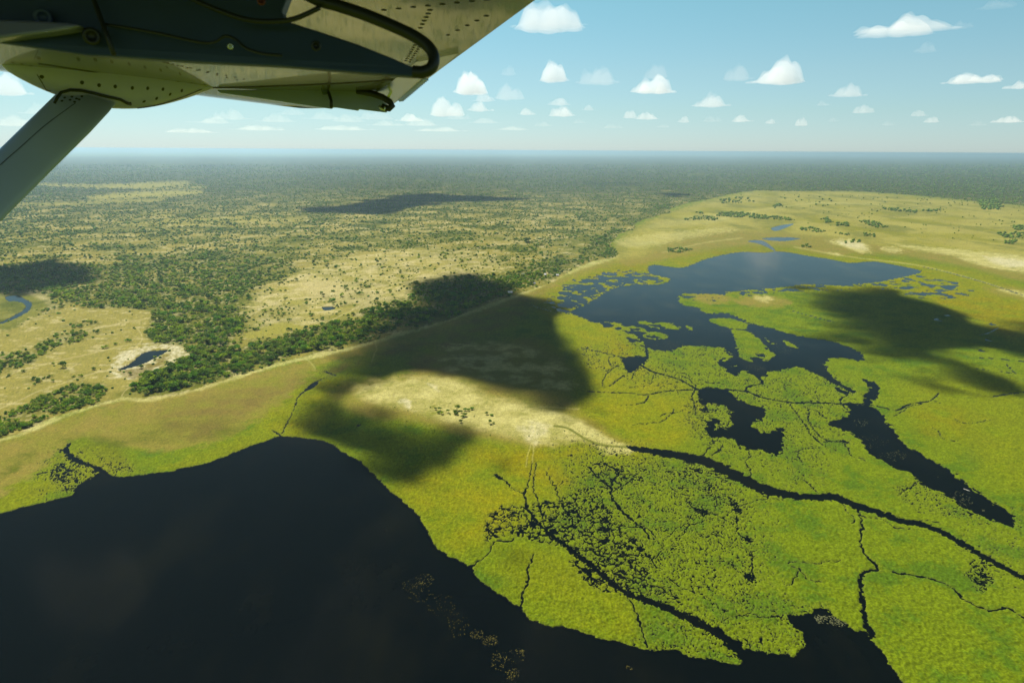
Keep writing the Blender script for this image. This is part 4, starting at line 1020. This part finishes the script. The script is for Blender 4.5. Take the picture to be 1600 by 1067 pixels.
CL = [(858, 44, 112, 38, "largest white cloud just right of the wing's trailing edge", 0, 0.1), (1411, 51, 128, 26, "long low cloud high in the right part of the sky", 0, 0.0), (1448, 81, 34, 13, "small oval cloud under the long high cloud on the right", 1, 0),
      (865, 126, 50, 30, "compact peaked cloud right of the wingtip cloud group", 0, 0), (934, 130, 68, 26, "thin veiled cloud between the compact peaked cloud and the double cloud", 1, 0.3), (1024, 122, 38, 20, "upper puff of the double cloud in the middle of the sky", 1, 0.4),
      (1022, 144, 68, 24, "lower broad puff of the double cloud in the middle of the sky", 0, 0.1), (1156, 124, 42, 20, "dimmer puff touching the bright leaning cloud's west side", 1, 0), (1207, 129, 76, 34, "bright cloud leaning up toward its eastern end", 0, 0.9),
      (1324, 150, 50, 16, "lone flat cloud between the leaning cloud and the sky's east side", 0, 0.2), (1515, 129, 66, 13, "long flat thin cloud at the far east of the sky", 0, 0), (1113, 166, 58, 18, "triangular cloud below the leaning bright cloud", 0, 0.1),
      (735, 145, 54, 32, "round topped cloud nearest the wing's outer end", 0, 0), (788, 154, 56, 22, "faint veil trailing from the round topped cloud", 1, 0), (755, 158, 34, 13, "upper puff of the stacked pair below the round topped cloud", 0, 0), (750, 173, 44, 15, "lower puff of the stacked pair below the round topped cloud", 0, 0),
      (697, 180, 52, 27, "domed cloud just below the aileron hinge", 0, -0.2), (873, 164, 36, 12, "upper puff of the stacked pair below the compact peaked cloud", 0, 0), (878, 181, 42, 15, "lower puff of the stacked pair below the compact peaked cloud", 0, 0), (823, 179, 30, 11, "little cloud west of the stacked pair", 0, 0),
      (919, 172, 22, 8, "tiny cloud east of the stacked pair", 0, 0), (985, 184, 22, 11, "small peak at the west of the low cloud row", 0, 0), (1010, 186, 42, 11, "long flat middle of the low cloud row", 0, 0), (1068, 191, 18, 9, "small bright puff east of the low cloud row", 0, 0), (1110, 190, 34, 9, "faint low puff under the triangular cloud", 1, 0),
      (1160, 190, 34, 10, "flat low cloud southeast of the triangular cloud", 0, 0), (1206, 193, 18, 7, "tiny low puff below the leaning cloud", 0, 0), (1253, 196, 15, 12, "tiny upright puff near the horizon", 0, 0), (1348, 176, 28, 11, "small cloud below the lone flat cloud", 0, 0.2), (1437, 181, 22, 8, "upper one of two small low clouds on the right", 0, 0),
      (1457, 191, 24, 8, "lower one of two small low clouds on the right", 0, 0), (1578, 191, 40, 9, "low cloud by the sky's eastern limit", 0, 0), (1592, 138, 34, 9, "small cloud cut by the picture's right edge", 0, 0), (795, 117, 26, 14, "faint puff above the veil near the wing", 1, 0), (1556, 12, 44, 10, "faint wisp at the top right of the sky", 1, 0),
      (1502, 44, 28, 9, "faint wisp right of the long high cloud", 1, 0), (12, 146, 60, 26, "bright cloud at the left behind the strut fairing", 0, 0), (62, 178, 46, 16, "low cloud seen past the left side of the strut", 1, 0), (430, 190, 60, 13, "low cloud below the wing's middle", 1, 0), (545, 190, 52, 14, "low cloud below the wing's outer panel", 1, 0),
      (640, 189, 46, 12, "low cloud below the wing tip", 0, 0), (600, 196, 60, 9, "flat cloud streak below the wing tip", 1, 0), (330, 192, 70, 11, "flat cloud streak between strut and wing tip", 1, 0), (1285, 165, 22, 7, "tiny faint puff west of the lone flat cloud", 1, 0), (1385, 196, 20, 6, "tiny faint puff near the horizon on the right", 1, 0), (760, 192, 60, 9, "low flat streak under the stacked pair", 1, 0), (850, 197, 30, 7, "tiny low streak near the horizon in the middle", 1, 0)]
for k, (a_, b_, w_, h_) in enumerate([(365, 186, 54, 16), (455, 179, 40, 11), (505, 186, 66, 12), (585, 186, 56, 13), (660, 196, 70, 11), (715, 186, 46, 10), (540, 203, 90, 8), (400, 203, 80, 8), (690, 205, 84, 7), (800, 203, 70, 6), (20, 196, 80, 14), (95, 200, 60, 9), (905, 192, 26, 7), (955, 200, 34, 6), (1035, 199, 26, 6), (1300, 190, 20, 6), (1525, 196, 24, 6), (300, 207, 70, 7)]):
    CL.append((a_, b_, w_, h_, "%s low cloud in the pale bank near the horizon, %s" % (["dim", "broad", "narrow"][k % 3], ["under the strut fairing", "under the inner wing", "under the wing's middle", "just under the wing hinge", "beside the wing tip's underside", "right of the wing tip", "lowest under the wing", "lowest under the fairing", "lowest below the wing tip", "lowest below the stacked pairs", "behind the strut", "beside the strut's right edge", "below the compact peaked cloud", "below the double cloud's west side", "below the double cloud's east side", "below the lone flat cloud", "below the long flat eastern cloud", "at the strut's foot"][k]), 1, 0))
for i, (a_, b_, w_, h_, lab, th_, ln) in enumerate(CL):
    cumulus(a_, b_, w_, h_, lab, bool(th_), i, ln)

def shade_cloud(poly, label, thick, edge_m, dens=None, wig=1.05, hz=CLOUD_Z, seed=0):
    """a cloud overhead, known from the outline of its shadow on the ground"""
    P = gpoly(smooth_line(poly, True, 4))
    off = np.array([SUN_DIR.x, SUN_DIR.y]) / SUN_DIR.z * hz
    lo, hi = P.min(0) - edge_m * 2, P.max(0) + edge_m * 2
    n = int(min(90, max(30, (hi[0] - lo[0]) / edge_m * 3))); m = int(min(90, max(30, (hi[1] - lo[1]) / edge_m * 3)))
    gx = np.linspace(lo[0], hi[0], n); gy = np.linspace(lo[1], hi[1], m)
    GX, GY = np.meshgrid(gx, gy)
    sd_ = sdf(GX.ravel(), GY.ravel(), P, 1e6).reshape(GX.shape)
    sd_ = sd_ + (fbm(GX / (edge_m * 4.5) + seed, GY / (edge_m * 4.5), 4, 160) + 0.5 * fbm(GX / (edge_m * 1.7) + seed, GY / (edge_m * 1.7), 3, 163)) * edge_m * wig * 2.2
    T = thick * ss(-edge_m * 0.6, edge_m * 1.6, sd_) * (1 + 0.25 * fbm(GX / (edge_m * 3), GY / (edge_m * 3) + seed, 3, 161))
    T = np.where(T > thick * 0.012, T, 0); T[0, :] = T[-1, :] = 0; T[:, 0] = T[:, -1] = 0
    o = cloud_from_field(gx + off[0], gy + off[1], T, hz, label, dens or M_SHADE, 0.03 if dens else 0.1)
    return o
shade_cloud([(515, 575), (560, 520), (600, 492), (640, 470), (660, 440), (720, 428), (770, 436), (805, 452), (850, 470), (878, 478), (872, 508), (885, 545), (925, 578), (905, 610), (872, 636), (830, 632), (770, 600), (720, 588), (660, 578), (580, 588)], "broad cloud overhead shading the bank belt and reed bay", 90, 32, seed=1, wig=0.55)
shade_cloud([(440, 678), (456, 640), (490, 606), (530, 584), (560, 588), (545, 612), (530, 632), (555, 648), (600, 642), (650, 660), (690, 668), (722, 672), (705, 700), (680, 720), (660, 758), (620, 762), (585, 735), (545, 700), (490, 690)], "small ragged cloud overhead shading the dark lake's head", 62, 22, seed=2, wig=0.9)
shade_cloud([(1262, 452), (1330, 450), (1380, 456), (1440, 474), (1500, 500), (1560, 515), (1620, 528), (1660, 560), (1600, 560), (1540, 548), (1500, 556), (1535, 590), (1480, 580), (1440, 565), (1380, 566), (1330, 556), (1290, 530), (1300, 505), (1280, 480)], "wide cloud overhead shading the eastern marsh", 75, 40, seed=3, wig=1.0)
shade_cloud([(1400, 592), (1440, 590), (1490, 602), (1520, 615), (1470, 616), (1420, 608)], "thin cloud scrap overhead shading the marsh below the wide cloud's shade", 30, 14, seed=4)
shade_cloud([(1570, 505), (1620, 512), (1660, 530), (1600, 522)], "cloud scrap overhead shading the far east reeds", 60, 22, seed=5)
shade_cloud([(-120, 460), (-120, 412), (0, 417), (40, 412), (90, 406), (120, 414), (165, 424), (150, 438), (100, 446), (60, 456), (0, 461)], "cloud overhead shading the wood beyond the river bend", 70, 24, seed=6)
shade_cloud([(465, 327), (530, 321), (590, 310), (650, 303), (720, 305), (812, 310), (760, 315), (690, 316), (650, 325), (600, 334), (560, 336), (510, 333)], "long cloud overhead shading the bushland beyond the clearing", 90, 50, seed=7)
shade_cloud([(1030, 306), (1050, 302), (1080, 304), (1060, 308)], "small cloud shading the far floodplain's head", 90, 50, seed=8)
shade_cloud([(772, 727), (784, 722), (792, 732), (780, 741)], "tiny cloud scrap overhead shading a creek head", 20, 9, seed=9)
shade_cloud([(790, 862), (805, 854), (815, 866), (800, 878)], "tiny cloud scrap overhead shading the mat by the lake", 14, 8, seed=10)
shade_cloud([(912, 662), (928, 660), (932, 670), (918, 674)], "tiny cloud scrap overhead shading the island's tail", 18, 9, seed=11)
for i, pl in enumerate([[(495, 263), (530, 261), (570, 263), (530, 265)], [(300, 260), (330, 257), (365, 259), (330, 262)], [(160, 258), (190, 255), (230, 257), (190, 259)]]):
    shade_cloud(pl, ["cloud behind the wing's outer panel", "cloud hidden behind the wing's middle", "cloud hidden behind the strut fairing"][i] + " shading a streak of the far plain", 420, 420, dens=M_CLOUD, seed=20 + i, wig=0.5)

# ------------------------------------------------------------------ the aircraft
air = empty("light_aircraft", (0, 0, CAM_H))
tag(air, "white high wing light aircraft seen from its cabin, wing and strut above", "aircraft")
def part(name, me, parent=None):
    o = link(name, me); o.parent = parent or air
    o.matrix_parent_inverse = Matrix.Translation((0, 0, -CAM_H)) if (parent or air) is air else Matrix.Identity(4)
    return o
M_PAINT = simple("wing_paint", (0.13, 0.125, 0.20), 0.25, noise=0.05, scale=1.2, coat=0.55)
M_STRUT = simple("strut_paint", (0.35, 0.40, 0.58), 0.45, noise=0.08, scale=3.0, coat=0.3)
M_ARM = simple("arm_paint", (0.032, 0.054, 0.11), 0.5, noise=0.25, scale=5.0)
M_RUB = simple("black_rubber", (0.010, 0.011, 0.013), 0.45, noise=0.2)
M_RIV = simple("rivet_dark", (0.03, 0.03, 0.028), 0.6, noise=0.2)
M_METAL = simple("bare_metal", (0.62, 0.63, 0.62), 0.18, 0.9, noise=0.1, scale=3.0)
M_RED = simple("red_paint", (0.12, 0.02, 0.015), 0.6)
WH = 0.50
def wp_(px_, py_, h=WH):
    d = ray(px_, py_); t = h / d.z
    return Vector((d.x * t, d.y * t, CAM_H + h))
def pp(px_, py_, depth):
    return Vector((0, 0, CAM_H)) + ray(px_, py_) * depth
LE0, LE1, TE0, TE1 = wp_(-50, 118), wp_(455, 171), wp_(841, 0), wp_(611, 166)
def at_y(a, b, y): return a + (b - a) * ((y - a.y) / (b.y - a.y))
V, F_ = [], []
stn = list(np.linspace(0.2, LE1.y, 14))
prof_lo = [(1.0, 0.0), (0.8, 0), (0.6, 0), (0.4, 0), (0.25, 0), (0.14, 0.004), (0.08, 0.009), (0.03, 0.018), (0.0, 0.040)]
prof_up = [(0.02, 0.085), (0.07, 0.115), (0.16, 0.145), (0.3, 0.160), (0.5, 0.135), (0.75, 0.07), (0.95, 0.02)]
prof = prof_lo + prof_up; NP = len(prof)
for y in stn:
    le = at_y(LE0, LE1, y); te = at_y(TE0, TE1, y + (TE1.y - LE1.y) * max(0, (y - 5) / (LE1.y - 5)))
    ch = (te - le).length
    for (c, z) in prof:
        p = le + (te - le) * c; V.append((p.x, p.y, CAM_H + WH + z * ch * 0.8 + 0.006 * (c > 0.99)))
for i in range(len(stn) - 1):
    for j in range(NP): F_.append((i * NP + j, i * NP + (j + 1) % NP, (i + 1) * NP + (j + 1) % NP, (i + 1) * NP + j))
F_ += [tuple(range(NP)), tuple(range((len(stn) - 1) * NP + NP - 1, (len(stn) - 1) * NP - 1, -1))]
def disc_geo(spots_, bvh, r, seg=7):
    """flat rivet heads set on a surface"""
    V, F_ = [], []
    for (a_, b_) in spots_:
        d = ray(a_, b_).normalized(); hit, nrm, _, _ = bvh.ray_cast(Vector((0, 0, CAM_H)), d)
        if hit is None: continue
        if nrm.dot(d) > 0: nrm = -nrm
        u_ = nrm.orthogonal().normalized(); v_ = nrm.cross(u_); k = len(V)
        V.append(hit + nrm * 0.004)
        for i in range(seg): V.append(hit + nrm * 0.0015 + (u_ * math.cos(i * 6.283 / seg) + v_ * math.sin(i * 6.283 / seg)) * r)
        for i in range(seg): F_.append((k, k + 1 + i, k + 1 + (i + 1) % seg))
    return V, F_
def strip_geo(pts, bvh, wpx, lift=0.003):
    V, F_ = [], []
    P = smooth_line(pts, False, 5)
    for i, p in enumerate(P):
        t = P[min(i + 1, len(P) - 1)] - P[max(i - 1, 0)]; n_ = np.array([-t[1], t[0]]) / (np.linalg.norm(t) + 1e-9) * wpx * 0.5
        hs = []
        for sgn in (1, -1):
            d = ray(p[0] + sgn * n_[0], p[1] + sgn * n_[1]).normalized(); hit, nrm, _, _ = bvh.ray_cast(Vector((0, 0, CAM_H)), d)
            if hit is None: break
            if nrm.dot(d) > 0: nrm = -nrm
            hs.append(hit + nrm * lift)
        if len(hs) == 2: V += hs
    for i in range(len(V) // 2 - 1): F_.append((2 * i, 2 * i + 1, 2 * i + 3, 2 * i + 2))
    return V, F_
def skinned(name, V, F_, mats, extras, flat=lambda i: False):
    """a panel with its rivets and seams in the same mesh"""
    V = [Vector(v_) for v_ in V]; F_ = list(F_); n0 = len(F_); fm = [0] * n0
    for (v2, f2) in extras:
        o_ = len(V); V += v2; F_ += [tuple(o_ + q for q in f) for f in f2]; fm += [1] * len(f2)
    me = py_mesh(name, V, F_, mats, True, fm)
    for i in range(n0): me.polygons[i].use_smooth = not flat(i)
    return part(name, me)
def row(a, b, n): return [(a[0] + (b[0] - a[0]) * i / (n - 1), a[1] + (b[1] - a[1]) * i / (n - 1)) for i in range(n)]
bvh_wing = BVHTree.FromPolygons([Vector(v_) for v_ in V], F_)
rv = row((243, 95), (381, 124), 11) + row((262, 99), (370, 125), 8) + row((634, 95), (648, 71), 8) + row((657, 44), (672, 16), 6) + row((640, 97), (655, 74), 8) + row((600, 16), (760, 0), 8)
rv += row((90, 108), (320, 132), 12) + row((20, 98), (120, 116), 8) + row((700, 55), (760, 25), 5) + row((560, 110), (620, 112), 5)
NPF = len(prof)
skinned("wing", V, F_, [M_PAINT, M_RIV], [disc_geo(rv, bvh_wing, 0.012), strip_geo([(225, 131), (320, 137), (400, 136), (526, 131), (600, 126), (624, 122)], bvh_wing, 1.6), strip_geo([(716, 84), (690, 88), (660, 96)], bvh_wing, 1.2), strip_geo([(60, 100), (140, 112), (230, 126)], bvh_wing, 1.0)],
        lambda i: (i % NPF) < 4 or (i % NPF) == NPF - 1)
def plate(outline, depth, thick, name, mat, parent=None, bevel=0.004):
    n = len(outline); ctr = np.mean(outline, 0)
    f0 = [pp(a_, b_, depth(a_, b_)) for a_, b_ in outline]
    fd = Vector((-0.08, 1, 0.0)).normalized() * thick
    V = f0 + [p + fd for p in f0]
    F_ = [tuple(range(n)), tuple(range(2 * n - 1, n - 1, -1))] + [(i, i + n, (i + 1) % n + n, (i + 1) % n) for i in range(n)]
    me = py_mesh(name, V, F_, mat)
    o = part(name, me, parent)
    if bevel:
        b = o.modifiers.new("bevel", 'BEVEL'); b.width = bevel; b.segments = 2; b.limit_method = 'ANGLE'
    return o
def tube(path, rad, name, mat, parent=None, seg=10):
    V, F_ = [], []
    for i, p in enumerate(path):
        t = (path[min(i + 1, len(path) - 1)] - path[max(i - 1, 0)]).normalized(); u_ = t.cross(Vector((0.1, 1, 0.1))).normalized(); v_ = t.cross(u_)
        r = rad[i] if isinstance(rad, list) else rad
        for k in range(seg): V.append(p + (u_ * math.cos(k * 6.283 / seg) + v_ * math.sin(k * 6.283 / seg)) * r)
    for i in range(len(path) - 1):
        for k in range(seg): F_.append((i * seg + k, i * seg + (k + 1) % seg, (i + 1) * seg + (k + 1) % seg, (i + 1) * seg + k))
    F_ += [tuple(range(seg - 1, -1, -1)), tuple(range((len(path) - 1) * seg, len(path) * seg))]
    return part(name, py_mesh(name, V, F_, mat, True), parent)

# strut and its fairing under the wing
fa, fb = wp_(0, 112, 0.46), wp_(338, 146, 0.46)
ax = (fb - fa); L_ = ax.length; ax.normalize(); side = ax.cross(Vector((0, 0, 1))).normalized()
V, F_ = [], []; ns, nk = 26, 14
for i in range(ns):
    t = i / (ns - 1); c = fa + ax * (L_ * t)
    prof_d = (math.sin(math.pi * min(1, max(0, t)) ** 0.9) ** 0.75)
    dp = 0.205 * prof_d * (1.0 + 0.25 * math.sin(math.pi * t)) * (1.04 - 0.22 * t); wd = 0.20 * prof_d ** 0.8 + 0.002
    for k in range(nk):
        a_ = math.pi * k / (nk - 1)
        V.append(c + side * (wd * math.cos(a_)) - Vector((0, 0, 1)) * (dp * abs(math.sin(a_)) ** 0.8) + Vector((0, 0, 0.06)))
for i in range(ns - 1):
    for k in range(nk - 1): F_.append((i * nk + k, i * nk + k + 1, (i + 1) * nk + k + 1, (i + 1) * nk + k))
bvh_f = BVHTree.FromPolygons([Vector(v_) for v_ in V], F_)
A = lambda x, y: (x / 3.557, y / 3.557)
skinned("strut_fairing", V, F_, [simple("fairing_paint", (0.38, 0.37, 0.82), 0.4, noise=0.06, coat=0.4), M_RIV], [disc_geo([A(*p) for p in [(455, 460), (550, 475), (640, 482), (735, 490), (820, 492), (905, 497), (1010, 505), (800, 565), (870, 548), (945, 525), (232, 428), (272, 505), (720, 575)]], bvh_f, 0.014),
    strip_geo([A(720, 605), A(850, 590), A(1000, 545), A(1120, 497)], bvh_f, 1.2), strip_geo([A(205, 415), A(240, 470), A(285, 555)], bvh_f, 1.2)])
def strut_section(c, chordv, normv, cw, tw):
    out = []
    for k in range(20):
        a_ = 2 * math.pi * k / 20
        out.append(c + chordv * (cw * math.cos(a_)) + normv * (tw * math.sin(a_) * (1 - 0.25 * math.cos(a_))))
    return out
def fairing_depth(a_, b_):
    d = ray(a_, b_); hit, _, _, _ = bvh_f.ray_cast(Vector((0, 0, CAM_H)), d.normalized())
    return (hit - Vector((0, 0, CAM_H))).length / d.length if hit else 4.6
D0 = fairing_depth(140, 145)
axis = [pp(152, 138, D0 + 0.22), pp(140, 151, D0 + 0.05), pp(110, 182, D0 - 0.06), pp(-330, 615, D0 - 0.38)]
axis = axis[:3] + [axis[2] + (axis[3] - axis[2]) * (k / 10) for k in range(1, 11)]
V, F_ = [], []
dirs = (axis[-1] - axis[2]).normalized()
cv = (pp(194, 160, D0) - pp(79, 155, D0)); cv = (cv - dirs * cv.dot(dirs)).normalized()
nv = dirs.cross(cv).normalized()
for c in axis: V += strut_section(c, cv, nv, 0.0395 * D0, 0.05)
for i in range(len(axis) - 1):
    for k in range(20): F_.append((i * 20 + k, i * 20 + (k + 1) % 20, (i + 1) * 20 + (k + 1) % 20, (i + 1) * 20 + k))
F_ += [tuple(range(19, -1, -1)), tuple(range((len(axis) - 1) * 20, len(axis) * 20))]
bvh_s = BVHTree.FromPolygons([Vector(v_) for v_ in V], F_)
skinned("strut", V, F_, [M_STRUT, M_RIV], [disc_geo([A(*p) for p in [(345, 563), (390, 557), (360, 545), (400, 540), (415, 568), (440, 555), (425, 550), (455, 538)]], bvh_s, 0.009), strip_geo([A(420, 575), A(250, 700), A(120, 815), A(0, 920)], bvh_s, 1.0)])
sl = []
for p in [(300, 575), (318, 545), (340, 515), (390, 502), (450, 505), (520, 520), (600, 540), (670, 555), (705, 575), (725, 582)]:
    sl.append(pp(*A(*p), fairing_depth(*A(*p)) - 0.01))
tube(sl, 0.010, "strut_seal", M_RUB)

# near flap arm with its rubber bumper loop
dn = lambda a_, b_: 1.65 + 0.00018 * a_
arm = plate([(-70, -60), (470, -60), (440, 20), (446, 33), (500, 50), (560, 70), (610, 90), (640, 103), (655, 108), (668, 113), (662, 121), (640, 120), (560, 114), (440, 104), (300, 97), (180, 89), (135, 87), (60, 76), (0, 67), (-70, 57)], dn, 0.05, "flap_arm", M_ARM)
tube([pp(a_, b_, 1.66) for a_, b_ in smooth_line([(440, -30), (493, -1), (527, 9), (569, 23), (611, 40), (647, 57), (670, 74), (678, 91), (674, 106), (660, 113), (645, 112)], False, 4)], 0.0145, "bumper_loop", M_RUB)
dn2 = lambda a_, b_: 1.60
plate([(-70, 29), (0, 31), (60, 33), (105, 36), (124, 40), (108, 45), (70, 51), (30, 56), (0, 60), (-70, 64)], dn2, 0.06, "arm_fairing", simple("arm_fairing_paint", (0.15, 0.155, 0.30), 0.35, noise=0.1, coat=0.4), bevel=0.012)
tube([pp(a_, b_, 1.64) for a_, b_ in [(140, -20), (150, 10), (163, 45), (178, 86)]], 0.0055, "arm_joint", M_RUB)
tube([pp(a_, b_, 1.65) for a_, b_ in smooth_line([(160, 38), (200, 44), (250, 53), (310, 66), (335, 66), (352, 57), (368, 62), (385, 76), (410, 84), (440, 87)], False, 4)], 0.0035, "arm_flange", M_RUB)
tube([pp(a_, b_, 1.65) for a_, b_ in smooth_line([(290, -6), (330, 12), (380, 30), (420, 34), (460, 30), (500, 12)], False, 4)], 0.006, "arm_hose", M_RUB)
def boss(a_, b_, r, name, mat, dep=1.63):
    V, F_ = [], []; c = pp(a_, b_, dep); fd = ray(a_, b_).normalized(); u_ = fd.orthogonal().normalized(); v_ = fd.cross(u_)
    for (q, off) in ((1, 0.03), (1, 0.0), (0.6, -0.004), (0.55, 0.004)):
        for k in range(14): V.append(c + fd * off + (u_ * math.cos(k * 6.283 / 14) + v_ * math.sin(k * 6.283 / 14)) * r * q)
    for i in range(3):
        for k in range(14): F_.append((i * 14 + k, i * 14 + (k + 1) % 14, i * 14 + 14 + (k + 1) % 14, i * 14 + 14 + k))
    F_.append(tuple(range(42, 56)))
    part(name, py_mesh(name, V, F_, mat, True))
boss(143, 57, 0.020, "arm_bolt", M_RUB); boss(67, 27, 0.020, "arm_bolt", M_ARM); boss(360, 73, 0.007, "arm_pin", M_METAL); boss(408, 2, 0.010, "arm_cap", M_RED); boss(494, 72, 0.012, "arm_bolt", M_RUB)

# outer hinge near the tip
Bq = lambda x, y: (400 + x / 3.556, y / 3.556)
dh = lambda a_, b_: 6.1 + 0.001 * (a_ - 500)
plate([Bq(*p) for p in [(0, 500), (360, 470), (460, 475), (600, 500), (660, 530), (720, 575), (745, 600), (722, 626), (570, 608), (565, 616), (425, 596), (418, 606), (200, 575), (0, 545), (-200, 518), (-220, 500)]], dh, 0.05, "aileron_hinge_panel", M_STRUT, bevel=0.006)
tube([pp(*Bq(*p), 6.05) for p in [(560, 505), (640, 520), (700, 540), (745, 568), (757, 590), (740, 604), (715, 600), (700, 592)]], 0.028, "hinge_loop", M_RUB)
tube([pp(*Bq(*p), 6.0) for p in [(300, 405), (350, 440), (385, 480), (405, 520), (418, 560), (418, 600)]], 0.014, "hinge_edge", M_RUB)
tube([pp(*Bq(*p), 6.0) for p in [(735, 540), (772, 468)]], 0.012, "hinge_rod", M_METAL)
tube([pp(*Bq(*p), 6.0) for p in [(360, 465), (375, 490), (388, 520)]], 0.03, "hinge_link", M_ARM)
tube([pp(*Bq(*p), 6.03) for p in [(685, 590), (695, 605), (712, 612), (718, 595)]], 0.012, "static_loop", M_METAL)
# aileron, bent up a little so that it mirrors the sky
ao = [(716, 84), (650, 98), (612, 128), (584, 146), (606, 161), (612, 165), (668, 124), (684, 112)]
V = []
for (a_, b_) in ao: V.append(wp_(a_, b_, WH - 0.012))
cen = sum(V, Vector()) / len(V)
tl = []
for p in V: tl.append(p)
k = len(V)
V2 = [p + Vector((0, 0, 0.03)) for p in V]
part("aileron", py_mesh("aileron", V + V2, [tuple(range(k)), tuple(range(2 * k - 1, k - 1, -1))] + [(i, i + k, (i + 1) % k + k, (i + 1) % k) for i in range(k)], M_METAL))
V, F_ = [], []
for i in range(15):
    t = i / 14; a_ = 668 + (630 - 668) * t; b_ = 124 + (156 - 124) * t
    p0 = wp_(a_ - 8, b_ + 1, WH - 0.02); p1 = wp_(a_ + 1.5, b_ + 2.5, WH - 0.02); p2 = wp_(a_ - 6, b_ + 3.5, WH - 0.02); kk = len(V)
    V += [p0, p1, p2, p0 + Vector((0, 0, .02)), p1 + Vector((0, 0, .02)), p2 + Vector((0, 0, .02))]
    F_ += [(kk, kk + 1, kk + 2), (kk + 5, kk + 4, kk + 3), (kk, kk + 3, kk + 4, kk + 1), (kk + 1, kk + 4, kk + 5, kk + 2), (kk + 2, kk + 5, kk + 3, kk)]
part("trailing_edge_comb", py_mesh("trailing_edge_comb", V, F_, M_STRUT))

# ------------------------------------------------------------------ the air
hm = bpy.data.materials.new("haze_air"); hm.use_nodes = True
hm.node_tree.nodes.remove(hm.node_tree.nodes["Principled BSDF"])
pv = hm.node_tree.nodes.new("ShaderNodeVolumePrincipled")
pv.inputs["Color"].default_value = (0.42, 0.60, 0.725, 1)
pv.inputs["Density"].default_value = 4.7e-5
pv.inputs["Anisotropy"].default_value = 0.55
hm.node_tree.links.new(pv.outputs[0], hm.node_tree.nodes["Material Output"].inputs["Volume"])
B = 300000.0
V = [(-B, -B, -3.2), (B, -B, -3.2), (B, B, -3.2), (-B, B, -3.2), (-B, -B, CAM_H + 3), (B, -B, CAM_H + 3), (B, B, CAM_H + 3), (-B, B, CAM_H + 3)]
hz = link("haze", py_mesh("haze", V, BOXF, hm))
tag(hz, "pale bluish haze veiling the far plain", "haze", kind="stuff")
print("trees", len(TR), "near", len(near))
